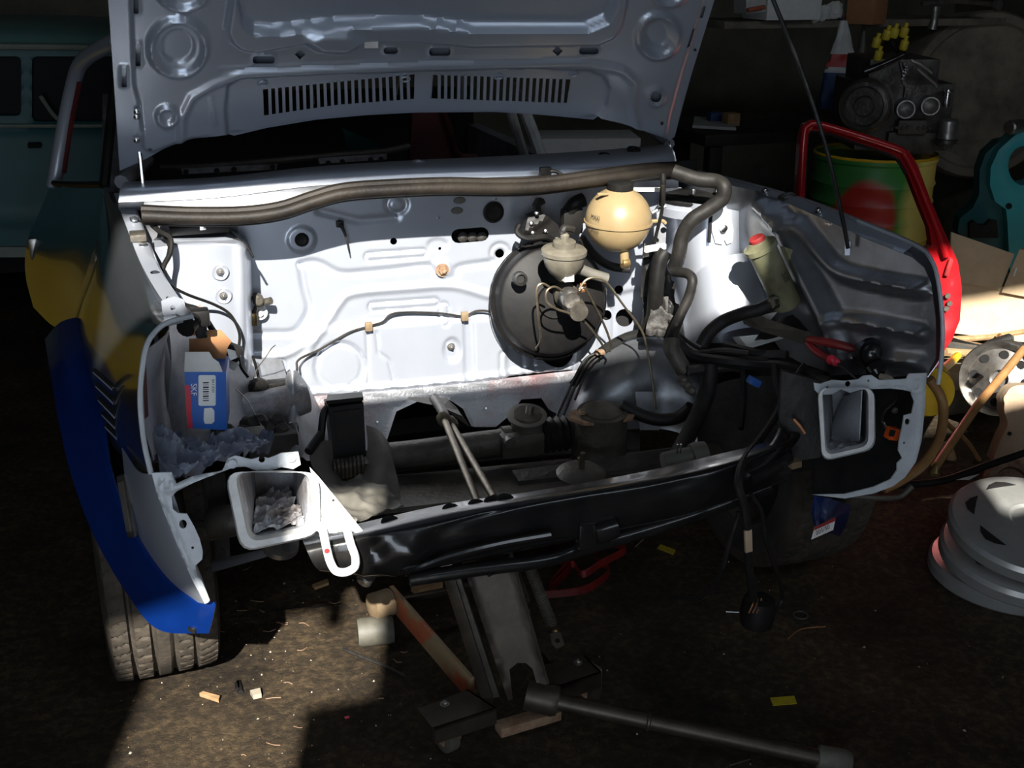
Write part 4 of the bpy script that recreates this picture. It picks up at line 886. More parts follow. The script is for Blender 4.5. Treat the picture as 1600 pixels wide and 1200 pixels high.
# hoses and looms on the right side
def hose(name, P, r, m='rubber', n=8): 
    mb = MB(); mb.tube(pts(*P), r, n); return mb.build(name, m, car)
hose('heater_hose', [(1052, 268, .60), (1090, 280, .57), (1118, 283, .55), (1131, 292, .53), (1128, 310, .53), (1108, 326, .54), (1080, 345, .55), (1066, 370, .56), (1060, 400, .56), (1054, 418, .57)], .016, n=12)
hose('heater_hose', [(1052, 424, .56), (1075, 428, .52), (1082, 440, .50), (1076, 465, .50), (1064, 490, .50), (1056, 510, .50), (1048, 530, .48)], .011, n=10)
hose('heater_hose', [(1050, 530, .47), (1050, 545, .46), (1058, 560, .45), (1070, 580, .44)], .018, 'oily', 10)
hose('washer_hose', [(1213, 470, .365), (1190, 482, .37), (1160, 490, .39), (1130, 502, .42), (1108, 520, .42), (1096, 540, .42)], .014, 'rubber', 10)
hose('clutch_cable', [(1036, 290, .58), (1034, 330, .60), (1020, 400, .66), (1030, 470, .66), (1060, 520, .55), (1100, 548, .48), (1150, 556, .40), (1200, 562, .34)], .004)
hose('main_loom', [(1045, 520, .50), (1080, 555, .46), (1130, 565, .40), (1180, 570, .36), (1230, 575, .30), (1270, 590, .24), (1300, 600, .18)], .013, 'black')
hose('main_loom', [(1130, 540, .44), (1180, 552, .38), (1220, 560, .34), (1260, 580, .28), (1290, 590, .22)], .011, 'black')
hose('main_loom', [(1060, 548, .48), (1090, 552, .46), (1130, 548, .42), (1170, 552, .38)], .007, 'oily_dark')
hose('main_loom', [(1074, 580, .42), (1110, 575, .42), (1140, 572, .40), (1165, 570, .38), (1200, 556, .36), (1230, 556, .33)], .012, 'oily_dark')
hose('coolant_hose', [(1110, 570, .42), (1105, 610, .40), (1090, 650, .36), (1070, 690, .30), (1055, 718, .24)], .018, 'rubber', 12)
hose('coolant_hose', [(970, 633, .50), (1000, 648, .48), (1030, 656, .46), (1060, 652, .44), (1080, 636, .42)], .014, 'black', 10)
hose('loom_branch', [(1160, 575, .38), (1162, 620, .34), (1158, 670, .28)], .006, 'black')
hose('loom_branch', [(1210, 570, .32), (1214, 600, .28), (1222, 625, .24), (1212, 650, .2), (1185, 690, .14), (1162, 720, .06), (1154, 755, .0), (1163, 790, -.01), (1168, 830, -.01), (1170, 880, .0), (1178, 940, .04)], .008, 'rubber')
hose('loom_branch', [(1256, 570, .27), (1236, 600, .24), (1224, 620, .22)], .006, 'oily_dark')
hose('loom_branch', [(1222, 640, .22), (1226, 680, .18), (1232, 720, .14)], .010, 'black')
hose('loom_branch', [(1172, 770, .03), (1190, 800, .04), (1198, 850, .06), (1216, 900, .10), (1222, 935, .14), (1208, 958, .12), (1190, 964, .08)], .004, 'rubber')
hose('loom_branch', [(1155, 800, .06), (1142, 840, .06), (1128, 890, .08), (1110, 920, .12), (1085, 936, .16), (1060, 932, .2)], .005, 'rubber')
MB().box(at(1169, 845, Y=-.015), (.014, .006, .045), Matrix.Rotation(-.12, 3, 'Y'), bev=.001).build('loom_tape', 'beige', car)
mb = MB(); mb.lathe([(.030, 0), (.034, .02), (.030, .055), (.02, .06)], at(1181, 975, Y=.05), (.05, 0, 1), 20); mb.build('loom_plug', 'black', car)
for dx in (-6, 0, 6): MB().tube(pts((1176+dx, 958, .02), (1182+dx, 945, .03), (1184+dx, 935, .04)), .0014, 5).build('copper_strand', 'copper', car)
for (x, y, Y) in ((1066, 596, .42), (1072, 604, .41), (1060, 588, .43)): MB().lathe([(.006, 0), (.010, .006), (.010, .018), (.006, .024)], at(x, y, Y=Y), (.5, -.7, -.4), 10).build('terminal', 'oily', car)
MB().box(at(1178, 596, Y=.33), (.026, .02, .016), Matrix.Rotation(.5, 3, 'Y'), bev=.003).build('blue_connector', 'blue_plug', car)
mb = MB(); mb.lathe([(.018, -.04), (.02, 0), (.018, .03)], at(1066, 716, Y=.22), (1, -.1, .1), 16); mb.lathe([(.026, 0), (.028, .01), (.026, .03)], at(1080, 714, Y=.22), (1, -.1, .1), 16); mb.build('hose_joint', 'grey_sheet', car)
for x in (1058, 1063): MB().tube(pts((x, 708, .21), (x+1, 694, .21)), .002, 6, 0).build('joint_pin', 'bright_steel', car)
MB().box(at(1241, 724, Y=.10), (.022, .02, .014), Matrix.Rotation(-.1, 3, 'Y'), bev=.002).build('loom_tag', 'jack_wood', car)
MB().tube(pts((1240, 655, .14), (1250, 666, .13), (1258, 678, .12)), .004, 6).build('cut_wire_end', 'copper', car)
relief('side_member', Plane(at(1255, 650, Y=.15), (-.4, -1, .1)), [(1222, 580), (1280, 596), (1282, 715), (1230, 722), (1218, 650)], 'oily_dark', car, res=999, thick=.02)
# black sheet behind the tank: shadow of a bracket and hoses, painted in
crumple('shadow_sheet', pts((1000, 385, .70), (1040, 385, .68), (1060, 525, .62), (1000, 520, .68)), 'black', 24, 28, .02, car, 21, .003, 5)
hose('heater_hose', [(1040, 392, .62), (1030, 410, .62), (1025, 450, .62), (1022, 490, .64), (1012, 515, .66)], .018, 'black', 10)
hose('vacuum_hose', [(908, 372, .70), (930, 400, .70), (955, 416, .70), (985, 420, .68)], .010, 'rubber', 10)
# plastic conduit low right
crumple('grey_conduit', pts((1020, 462, .64), (1045, 462, .63), (1052, 525, .58), (1008, 525, .6)), 'oily_dark', 24, 24, .012, car, 23, .002, 5)

# ------------------------------------------------------------------ brake servo with master cylinder
sc_ = at(862, 470, Y=.70); ax = Vector((-.10, -1, .22)).normalized(); R0 = 92*mpp(sc_)
mb = MB(); mb.lathe([(R0*.80, -.085), (R0*.98, -.07), (R0, -.045), (R0, -.035), (R0*1.02, -.030), (R0*1.02, -.022), (R0*.97, -.016), (R0*.94, .0), (R0*.90, .010), (R0*.86, .013), (R0*.30, .022), (R0*.28, .03)], sc_, ax, 64)
servo = mb.build('brake_servo', 'servo', car, ang=25)
mb = MB(); mb.lathe([(R0*1.03, 0), (R0*1.045, .003), (R0*1.03, .006)], sc_-ax*.032, ax, 64, cap=False); mb.build('servo_clamp', 'black_gloss', servo)
p = at(813, 436, Y=.665); mb = MB(); mb.lathe([(.017, -.01), (.015, .006), (.010, .007), (.009, .0)], p, ax, 18); mb.build('servo_valve', 'black', servo)
mc = at(893, 467, Y=.61)
mb = MB(); mb.lathe([(.026, 0), (.028, .03), (.024, .035), (.022, .10), (.020, .13)], at(880, 455, Y=.68), (ax.x, ax.y, ax.z-.3), 20); mb.build('master_cylinder', 'oily', servo)
mb = MB(); mb.lathe([(.021, -.03), (.021, .0), (.018, .004), (.015, .002)], at(893, 469, Y=.57), (-.1, -1, -.05), 20); mb.build('cylinder_end', 'steel', servo)
rs = at(881, 398, Y=.60)
mb = MB(); k_ = mpp(rs)
mb.lathe([(8*k_, -42*k_), (13*k_, -36*k_), (22*k_, -29*k_), (29*k_, -18*k_), (33*k_, -5*k_), (33*k_, 0), (36*k_, 2*k_), (36*k_, 8*k_), (33*k_, 11*k_), (18*k_, 13*k_)], rs, (0, -.08, 1), 32); mb.build('fluid_reservoir', 'reservoir', servo)
mb = MB(); mb.lathe([(18*k_, 12*k_), (18*k_, 22*k_), (15*k_, 24*k_), (7*k_, 25*k_), (7*k_, 32*k_), (4*k_, 35*k_)], rs, (0, -.08, 1), 24); mb.build('reservoir_cap', 'reservoir', servo)
mb = MB(); mb.tube(pts((878, 365, .60), (882, 356, .60), (895, 358, .61)), .008, 8); mb.build('cap_sensor', 'oily_dark', servo)
mb = MB(); mb.prism(pts((884, 416, .575), (897, 415, .575), (897, 440, .575), (882, 441, .575)), (0, .02, 0)); mb.build('reservoir_neck', 'white_paint', servo, smooth=False)
mb = MB(); mb.tube(pts((905, 420, .64), (925, 428, .64), (948, 435, .64)), .012, 10, 0); mb.build('servo_vacuum_pipe', 'grey_sheet', servo)
for k, L in enumerate(([(858, 448, .60), (848, 443, .60), (840, 448, .60), (839, 465, .60), (842, 500, .61), (845, 530, .64), (838, 544, .68)],
          [(880, 455, .60), (866, 448, .585), (854, 455, .58), (855, 472, .58), (870, 483, .58), (890, 490, .59), (915, 505, .62), (938, 534, .66), (944, 545, .67)],
          [(905, 452, .58), (915, 438, .58), (930, 434, .58), (948, 442, .58), (975, 478, .60), (1000, 512, .62), (1010, 540, .62), (1020, 600, .6), (1024, 640, .58)],
          [(905, 454, .58), (913, 450, .58), (925, 470, .60), (945, 510, .64), (955, 540, .66), (952, 550, .66)])):
    mb = MB(); mb.tube(pts(*[(x, y, Y-.035) for x, y, Y in L]), .0026, 6); mb.build('brake_pipe', 'rod', servo)
for x, y in ((907, 446), (907, 453)): MB().lathe([(.005, 0), (.006, .004), (.005, .012)], at(x, y, Y=.58), (.8, -.5, .2), 6).build('pipe_union', 'copper', servo)
MB().lathe([(.01, 0), (.01, .008), (.005, .012)], at(941, 453, Y=.74), (0, -1, 0), 6).build('servo_nut', 'oily', servo)
for q in ([(938, 552, .70), (920, 565, .70), (905, 590, .68), (892, 620, .66), (880, 650, .62)], [(934, 550, .70), (914, 562, .70), (898, 590, .68), (884, 620, .66), (868, 655, .62)], [(942, 555, .70), (925, 568, .70), (910, 595, .68), (898, 625, .66)]):
    mb = MB(); mb.tube(pts(*q), .003, 6); mb.build('brake_pipe', 'oily_dark', car)
MB().box(at(938, 550, Y=.69), (.024, .012, .012), bev=.003).build('pipe_clip', 'rust', car)
# black throttle bracket
tb = relief('cable_bracket', PY(.72), [(818, 358), (826, 338), (838, 332), (836, 322), (842, 312), (850, 311), (853, 317), (845, 322), (846, 332), (862, 342), (872, 352), (878, 370), (862, 372), (846, 366), (828, 372), (815, 368)], 'black', car, [circ(838, 338, 3, n=8)], [('ridge', [(820, 360), (850, 340)], .012, 12)], res=5, thick=.02)
for x, y in ((838, 333), (830, 349), (852, 361), (832, 364)): MB().lathe([(.005, 0), (.005, .006), (.002, .008)], at(x, y, Y=.71), (0, -1, .2), 8).build('bracket_stud', 'bright_steel', tb)
hose('throttle_cable', [(812, 350, .70), (808, 362, .70), (822, 372, .69), (848, 370, .69), (862, 374, .70), (874, 384, .70)], .007, 'black')
mb = MB(); mb.tube(pts((888, 330, .74), (898, 318, .73), (912, 312, .73)), .016, 10); mb.box(at(893, 345, Y=.74), (.05, .03, .06), bev=.01); mb.build('tank_bracket', 'black', car)
# coolant expansion tank
tc_ = at(966, 343, Y=.62); k_ = mpp(tc_)
mb = MB(); prof = []
for i in range(25):
    a = -math.pi/2+math.pi*i/24; r = 52*math.cos(a); z = 51*math.sin(a)
    prof.append((max(r*k_, .0005), z*k_))
prof = [(p[0]*1.0, p[1]) for p in prof if p[1] < 44*k_]+[(20*k_, 48*k_), (18*k_, 49*k_)]
mb.lathe(prof, tc_, (0, -.05, 1), 40); tank = mb.build('expansion_tank', 'tank', car)
mb = MB(); mb.lathe([(51*k_, -1.6*k_), (54*k_, -1.5*k_), (54*k_, 1.5*k_), (51*k_, 1.6*k_)], tc_+Vector((0, 0, -3*k_)), (0, -.05, 1), 40, cap=False); mb.build('tank_seam', 'tank', tank)
mb = MB(); mb.lathe([(20*k_, 46*k_), (21*k_, 50*k_), (21*k_, 58*k_), (18*k_, 60*k_), (8*k_, 60*k_)], tc_, (0, -.05, 1), 20); mb.build('tank_cap', 'black', tank)
mb = MB(); mb.tube(pts((975, 390, .60), (976, 410, .60)), .010, 10, 0); mb.build('tank_outlet', 'tank', tank)
mb = MB(); mb.lathe([(.011, -.008), (.012, 0), (.011, .008)], at(977, 411, Y=.597), (1, 0, 0), 14); mb.build('hose_clip', 'brass', tank)
mb = MB(); mb.tube(pts((1016, 346, .62), (1034, 345, .62), (1040, 349, .62)), .004, 8); mb.build('tank_lug', 'tank', tank)
MB().box(at(942, 303, Y=.598), (.025, .008, .006), bev=.002).build('tank_mark', 'tank', tank)
td = Vector((_ca, -_sa, 0))
# level marks moulded on the tank
def tank_text(s, x, y):
    d = Vector(ray(x, y)).normalized(); o = Vector(CAM); oc = tc_-o; b = oc.dot(d); R_ = 52.5*k_
    h = b*b-oc.length_squared+R_*R_
    p = o+d*(b-math.sqrt(max(h, 0))-.001); n = (p-tc_).normalized(); xd = Vector((0, 0, 1)).cross(n).normalized(); yd = n.cross(xd)
    return text_mesh('level_mark', s, p, xd, yd, .0095, 'print_black', tank)
tank_text('MAXI', 923, 341); tank_text('MINI', 924, 362)
# white strip on the right of the tank and its bracket
MB().prism(pts((1010, 386, .62), (1041, 381, .62), (1041, 389, .62), (1009, 395, .62)), (0, .01, 0)).build('bracket_strip', 'card_white', car, smooth=False)
MB().prism(pts((985, 294, .66), (1066, 294, .66), (1040, 300, .66), (985, 299, .66)), (0, .01, 0)).build('ledge_strip', 'white_paint', car, smooth=False)
relief('tank_support', PY(.70), [(1020, 330), (1036, 325), (1042, 345), (1040, 380), (1036, 400), (1024, 400), (1020, 370)], 'silver_dirty', car, [circ(1037, 360, 5)], res=999, thick=.004)
MB().tube(pts((1018, 333, .63), (1032, 326, .63), (1040, 322, .63)), .004, 6).build('support_pin', 'bright_steel', car)
hose('tank_strap', [(1036, 270, .60), (1036, 290, .60), (1034, 320, .62)], .007, 'black')
# washer bottle with red cap
wt = at(1187, 383, Y=.40); wb = at(1232, 478, Y=.385); axw = (wb-wt).normalized(); kw = mpp(wt); Lw = (wb-wt).length
mb = MB(); mb.lathe([(15*kw, -8*kw), (20*kw, -2*kw), (27*kw, 0), (27*kw, 8*kw), (23*kw, 10*kw), (23*kw, Lw*.96), (20*kw, Lw)], wt, axw, 28); wbot = mb.build('washer_bottle', 'bottle', car)
mb = MB(); mb.lathe([(11*kw, -18*kw), (13*kw, -16*kw), (13*kw, -5*kw)], wt+axw*.004, axw, 16); mb.build('bottle_cap', 'red_cap', wbot)
mb = MB(); mb.prism(pts((1218, 384, .385), (1230, 388, .385), (1247, 427, .38), (1240, 432, .38)), (.004, -.012, 0)); mb.build('bottle_rib', 'bottle', wbot, smooth=False)
mb = MB(); mb.lathe([(.010, 0), (.012, .006), (.010, .02)], at(1212, 470, Y=.365), (-.8, -.5, -.1), 12); mb.build('bottle_outlet', 'bright_steel', wbot)
text_mesh('bottle_print', 'TSI', wt+axw*(52*kw)+Vector((.010, -24.0*kw, .012)), axw, Vector((0, 1, 0)).cross(axw)*1 if False else axw.cross(Vector((0, -1, 0))), .012, 'print_black', wbot)
# black tray beside the bottle
crumple('black_pouch', pts((1195, 510, .42), (1262, 486, .38), (1270, 520, .34), (1180, 530, .40)), 'black', 10, 8, .012, car, 31, .002, 4)

# ------------------------------------------------------------------ horn
mb = MB(); hp = at(1360, 553, Y=.14); kk = mpp(hp); mb.lathe([(8*kk, -34*kk), (20*kk, -22*kk), (26*kk, 0), (23*kk, 6*kk), (18*kk, 3*kk), (17*kk, 8*kk), (9*kk, 15*kk), (1*kk, 17*kk)], hp, (-.1, -1, .25), 28); horn = mb.build('horn', 'black_gloss', car)
mb = MB(); mb.lathe([(15*kk, 0), (14*kk, 12*kk), (8*kk, 18*kk)], at(1366, 574, Y=.12), (0, -.8, -.4), 18); mb.build('horn_cover', 'black_gloss', horn)
MB().box(at(1386, 566, Y=.13), (.022, .012, .018), Matrix.Rotation(.3, 3, 'Y'), bev=.003).build('horn_terminal', 'orange', horn)
mb = MB(); mb.tube(pts((1376, 588, .08), (1390, 592, .06), (1396, 600, .05)), .006, 8); mb.build('horn_lead', 'chip', horn)

# ------------------------------------------------------------------ road wheels
def tyre_mesh(R, W_):
    nt_, ns = 360, 64; V = []; s = np.linspace(-1, 1, ns)
    for i in range(nt_):
        th = 2*math.pi*i/nt_
        for j, q in enumerate(s):
            if abs(q) < .72:
                x = q/.72*W_*.5*.93; r = R-.006*(q/.72)**4
                g = 0.0
                for gc in (-.62, -.22, .16, .56):
                    g = max(g, 1-min(1, abs(q/.72-gc)/.055)**4)
                u = q/.72; ph = (th*R/.028+(.9*u*u if u < 0 else -.9*u*u)+(.35 if u > 0 else 0)) % 1.0
                if abs(u+.03) > .20 and ph < .12: g = max(g, .45)
                r -= .010*g
            else:
                t = (abs(q)-.72)/.28; sg = 1 if q > 0 else -1
                x = sg*W_*(.465+.045*math.sin(math.pi*min(1, t*1.15))); r = R-.006-t*(R-.19)
            V.append((x, r*math.sin(th), r*math.cos(th)))
    Fs = []; mi = []
    for i in range(nt_):
        for j in range(ns-1):
            a = i*ns+j; b = ((i+1) % nt_)*ns+j; Fs.append((a, a+1, b+1, b)); mi.append(0 if abs(s[j]+s[j+1])/2 < .8 else 1)
    return V, Fs, mi
TV, TF, TM = tyre_mesh(.290, .205)
def wheel(c, steer):
    Rm = Matrix.Rotation(steer, 3, 'Z'); mb = MB(); mb.v = [tuple(Vector(c)+Rm @ Vector(p)) for p in TV]; mb.f = TF; mb.mi = TM
    o = mb.build('tyre', ['tyre', 'tyre_side'], car, fix=False)
    r = MB(); a = Rm @ Vector((1, 0, 0))
    r.lathe([(.192, -.09), (.18, -.085), (.165, -.05), (.165, .05), (.18, .085), (.192, .09)], c, a, 40, cap=False); r.lathe([(.165, .02), (.08, .035), (.03, .05)], c, -a, 40)
    r.build('rim', 'oily', o)
    return o
wheel(Vector((-.712, .60, .29)), math.radians(3)); wheel(Vector((.735, .60, .29)), math.radians(1))
mb = MB(); mb.lathe([(.010, 0), (.014, .004), (.014, .022), (.009, .028), (.009, .05)], at(566, 912, Y=.13), (.6, .5, .4), 12); mb.build('drain_plug', 'steel', car)
# blue flare end and paper sticker on the right
loft('wheel_arch_flare', [pts((1275, 775, .12), (1300, 780, .15), (1330, 790, .24)), pts((1272, 800, .12), (1296, 812, .16), (1322, 820, .26)), pts((1275, 820, .13), (1290, 830, .17), (1312, 838, .28))], 'blue_paint', car, 5, 4, .004)
st = Plane(at(1290, 828, Y=.13), (.1, -1, .1))
relief('paper_sticker', st, [(1273, 824), (1306, 808), (1302, 828), (1268, 843)], 'sticker', car, res=999, thick=.001)
relief('sticker_band', Plane(st.o+st.n*.001, st.n), [(1273, 824), (1306, 808), (1305, 814), (1272, 829)], 'red_cap', car, res=999, thick=.0006)
sx = Vector(st.px([(1302, 818)])[0]-st.px([(1272, 833)])[0])
text_mesh('sticker_print', '205/50', Vector(st.px([(1274, 836)], .0012)[0]), sx, Vector(st.n).cross(sx), .009, 'print_black', car)
# ------------------------------------------------------------------ cabin beyond the windscreen opening
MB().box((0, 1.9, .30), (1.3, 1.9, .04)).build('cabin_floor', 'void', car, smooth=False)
mb = MB(); mb.prism(pts((286, 272, .98), (432, 265, .98), (434, 256, 1.0), (283, 263, 1.0)), (0, .02, -.004)); rail_d = mb.build('dash_rail', 'silver_dust', car, smooth=False)
mb = MB(); mb.tube(pts((250, 262, 1.02), (320, 260, 1.02), (420, 252, 1.02), (520, 243, 1.02), (600, 236, 1.02), (640, 228, 1.02)), .008, 8); mb.build('dash_tube', 'oily', car)
mb = MB(); mb.prism(pts((500, 256, .98), (605, 249, .98), (604, 240, 1.0), (498, 247, 1.0)), (0, .02, -.004)); mb.build('dash_rail', 'silver_dust', car, smooth=False)
for x, y in ((290, 268), (338, 266), (365, 264), (425, 260), (512, 254), (534, 252), (578, 249), (594, 248)): MB().lathe([(.006, 0), (.006, .002)], at(x, y, Y=.985)+Vector((0, -.008, 0)), (0, -1, .3), 10).build('rail_hole', 'void', rail_d)
mb = MB(); mb.prism(pts((535, 200, 1.5), (594, 228, 1.5), (590, 234, 1.5), (545, 235, 1.5)), (0, .02, 0)); mb.build('mirror_shell', 'teal', car, smooth=False)
MB().prism(pts((645, 170, 1.9), (690, 165, 1.9), (716, 248, 1.9), (640, 252, 1.9)), (0, .03, 0)).build('seat_back', 'interior_red', car, smooth=False)
mb = MB(); mb.tube(pts((690, 165, 1.88), (703, 200, 1.88), (716, 240, 1.88), (745, 244, 1.88)), .008, 6); mb.build('seat_tube', 'interior_red', car)
for q, r in (([(796, 165, 2.0), (806, 200, 2.0), (820, 245, 2.0)], .016), ([(816, 165, 1.9), (830, 200, 1.9), (846, 245, 1.9)], .02)):
    mb = MB(); mb.tube(pts(*q), r, 8); mb.build('side_pillar', 'white_paint', car)  # silver pillars coloured white to stand in for light on them
mb = MB(); mb.tube(pts((1046, 226, .93), (1022, 205, 1.02), (990, 185, 1.15), (950, 168, 1.3)), .014, 8); mb.build('windscreen_pillar', 'silver_dirty', car)
mb = MB(); mb.tube(pts((190, 285, .9), (215, 262, .98), (230, 248, 1.02)), .016, 8); mb.build('windscreen_pillar', 'silver_dirty', car)
MB().box((-.705, 2.1, .60), (.05, 1.8, .62)).build('body_side', 'silver_dirty', car, smooth=False)
MB().box((.70, 2.1, .50), (.05, 1.8, .50)).build('body_side', 'silver_dirty', car, smooth=False)
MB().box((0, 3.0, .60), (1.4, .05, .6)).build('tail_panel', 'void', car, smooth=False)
MB().box((0, 2.15, 1.36), (1.15, 1.3, .03), bev=.01).build('roof', 'silver_dirty', car)
for s_ in (-1, 1):
    mb = MB(); mb.tube([(s_*.66, 3.0, .85), (s_*.60, 2.9, 1.1), (s_*.56, 2.8, 1.36)], .025, 8); mb.build('rear_pillar', 'silver_dirty', car)
    wheel(Vector((s_*.70, 2.72, .29)), 0)

# ================================================================== LOOSE THINGS IN THE BAY
# bearing carton: upright blue and white box standing in the left corner of the bay
bY = .33
bp = Plane(at(322, 668, Y=bY), (.06, -1, .10))
def bx(P, h=0.0): return [Vector(p) for p in bp.px(P, h)]
box_t = thing('bearing_box', at(327, 672, Y=bY), 'small blue and white bearing carton with brown inner flaps, torn open', 'box')
back = Vector((.012, .062, .008))
mb = MB(); mb.prism(bx([(288, 581), (353, 581), (354, 672), (293, 669)]), back); mb.build('carton_body', 'print_blue', box_t, smooth=False)
MB().prism(bx([(289, 550), (327, 550), (333, 560), (342, 566), (348, 581), (288, 581)]), (0, .0015, 0)).build('front_flap', 'card_white', box_t, smooth=False)
MB().prism(bx([(288, 602), (297, 602), (301, 669), (293, 669)], .0006), (0, .0005, 0)).build('red_stripe', 'print_red', box_t, smooth=False)
q = [p+back for p in bx([(286, 520), (307, 499), (308, 548), (288, 549)])]; MB().prism(q, (0, .0015, 0)).build('inner_flap', 'card_brown', box_t, smooth=False)
q = [p+back*.8 for p in bx([(307, 535), (341, 535), (358, 553), (352, 562), (348, 585), (290, 585), (290, 549), (306, 549)])]; MB().prism(q, (0, .0015, 0)).build('inner_flap', 'card_brown', box_t, smooth=False)
q = bx([(352, 559), (364, 562), (367, 572), (357, 576)], 0); MB().prism([p+back*.5 for p in q], (.002, .002, .001)).build('side_flap', 'card_white', box_t, smooth=False)
lab = MB().prism(bx(rrect(310, 586, 337, 634, 3), .0007), (0, .0005, 0)).build('barcode_label', 'print_white', box_t, smooth=False)
for i, (x, w) in enumerate(((597, 2), (601, 1), (604, 2.4), (608, 1), (611, 2), (615, 1), (618, 2.4), (622, 1), (625, 1.6))):
    MB().prism(bx([(317, x), (326, x-.3), (326, x+w-.3), (317, x+w)], .0012), (0, .0004, 0)).build('barcode_bar', 'print_black', lab, smooth=False)
ud = (bp.px([(331, 592)])[0]-bp.px([(331, 628)])[0])
text_mesh('label_print', 'BA1 0201', bp.px([(331, 592)], .0012)[0], -ud, np.cross(bp.n, -ud/np.linalg.norm(ud)), .0045, 'print_black', lab)
MB().prism(bx([(319, 638), (331, 637), (335, 642), (335, 658), (331, 662), (320, 662), (318, 656)], .0007), (0, .0005, 0)).build('price_label', 'print_white', box_t, smooth=False)
text_mesh('brand_print', 'SKF', bp.px([(298.5, 599)], .0009)[0], -ud, np.cross(bp.n, -ud/np.linalg.norm(ud)), .0098, 'print_white', box_t)
# crumpled sheet
def heap(name, rows, m, amp, seed, label, cat, freq=11):
    A = np.array([cr(r, 14) for r in rows]); B = np.stack([cr(A[:, j], 14) for j in range(A.shape[1])], 1)
    mm, nn = B.shape[:2]
    h = np.array([[wrinkle(B[j, i], seed, freq*2.4) for i in range(nn)] for j in range(mm)])
    B = B+h[:, :, None]*np.array([.2, -.7, 1.0])*amp
    Fs = [(j*nn+i, j*nn+i+1, (j+1)*nn+i+1, (j+1)*nn+i) for j in range(mm-1) for i in range(nn-1)]
    me = thick_mesh(name, B.reshape(-1, 3), Fs, (0, .002, -.002)); return link(name, me, m, None, label, cat, ang=60)
heap('crumpled_sheet', [pts((232, 676, .22), (262, 672, .26), (292, 690, .30), (330, 688, .34), (380, 680, .38), (424, 681, .42)),
                        pts((236, 700, .19), (268, 700, .22), (300, 706, .26), (335, 700, .30), (385, 694, .34), (426, 690, .38)),
                        pts((244, 725, .16), (270, 728, .18), (305, 722, .22), (345, 714, .26), (388, 706, .30), (424, 696, .35)),
                        pts((262, 744, .13), (284, 742, .15), (320, 734, .18), (352, 724, .22), (390, 712, .27), (420, 702, .32))], 'foil', .030, 5, 'crumpled blue-grey film lying behind the left headlamp panel', 'film', 9)
# shears with red grips
sh = thing('shears', at(1240, 520, Y=.36), 'pair of dark metal shears with red plastic grips lying across the wiring', 'shears')
MB().prism(pts((1158, 492, .46), (1172, 488, .46), (1200, 505, .40), (1268, 527, .29), (1266, 540, .29), (1190, 518, .40), (1162, 506, .46)), (0, .006, .008)).build('blade', 'oily', sh, smooth=False)
mb = MB(); mb.tube(pts((1264, 530, .29), (1300, 536, .24), (1342, 547, .20)), [.010, .014, .011], 10, flat=.7); mb.build('grip', 'red_cap', sh)
mb = MB(); mb.tube(pts((1264, 536, .29), (1280, 552, .25), (1310, 566, .21)), [.009, .010, .008], 10, flat=.7); mb.build('grip', 'red_cap', sh)
sdv = thing('screwdriver', at(1300, 563, Y=.16), 'small screwdriver with bright red handle above the right headlamp panel', 'screwdriver')
mb = MB(); a = at(1293, 559, Y=.17); b = at(1309, 568, Y=.15); mb.lathe([(.004, 0), (.009, .004), (.010, .010), (.0075, .016), (.009, .020), (.005, .026)], a, b-a, 12); mb.build('handle', 'print_red', sdv)
MB().tube(pts((1308, 567, .15), (1330, 585, .10), (1346, 600, .05)), .0028, 6).build('shaft', 'oily_dark', sdv)

# ================================================================== TROLLEY JACK
def atz(x, y, Z): return at(x, y, Z=Z)
jack = thing('trolley_jack', atz(760, 1110, 0), 'black trolley jack under the crossmember with its long handle on the floor', 'jack')
for Q in (((656, 1106), (731, 1077), (776, 1106), (680, 1137)), ((847, 1040), (914, 1024), (940, 1050), (869, 1074))):
    T = [atz(x, y, .105) for x, y in Q]; mb = MB(); mb.prism(T, (0, 0, -.006))
    for i in ((2, 3), (3, 0), (1, 2)): mb.prism([T[i[0]], T[i[1]], T[i[1]]+Vector((0, 0, -.035)), T[i[0]]+Vector((0, 0, -.035))], (T[0]-T[2]).normalized()*.005)
    o = mb.build('caster_plate', 'jack', jack, smooth=False)
for x, y, Z in ((695, 1101, .105), (903, 1036, .105)): bolt('plate_bolt', atz(x, y, Z), (0, 0, 1), .006, 'steel', jack, .006)
for x, y in ((698, 1150), (918, 1076)):
    c = atz(x, y, .030); mb = MB(); mb.lathe([(.020, -.014), (.029, -.011), (.030, 0), (.029, .011), (.020, .014)], c, (.92, .3, 0), 24); cw = mb.build('caster_wheel', 'roller' if x < 800 else 'jack', jack)
    mb = MB()
    for s_ in (-1, 1): mb.box(c+Vector((.92, .3, 0))*.019*s_+Vector((0, 0, .022)), (.004, .036, .052), Matrix.Rotation(.32, 3, 'Z'))
    mb.build('caster_fork', 'rust', cw, smooth=False)
def bar(name, a, b, w, h, m, parent, **k):
    a = Vector(a); b = Vector(b); d = (b-a); q = d.to_track_quat('X', 'Z').to_matrix(); mb = MB(); mb.box((a+b)/2, (d.length, w, h), q, bev=min(w, h)*.15); return mb.build(name, m, parent, **k)
bar('side_plate', atz(738, 1078, .075), atz(612, 932, .075), .010, .055, 'jack_orange', jack)
bar('side_plate', atz(862, 1050, .075), atz(742, 915, .075), .010, .055, 'jack', jack)
bar('cross_bar', atz(778, 1140, .05), atz(872, 1112, .05), .03, .02, 'rust', jack)
c = atz(597, 944, .075); mb = MB(); mb.lathe([(.018, -.028), (.030, -.024), (.030, .02), (.026, .024)], c, (.95, .25, 0), 24); mb.build('front_wheel', 'jack_wood', jack)
bar('front_axle', c, atz(742, 915, .075), .014, .014, 'jack', jack)
ZA, ZB = .37, .125
LP = P3(atz(723, 880, ZA), atz(790, 878, ZA), atz(826, 1085, ZB))
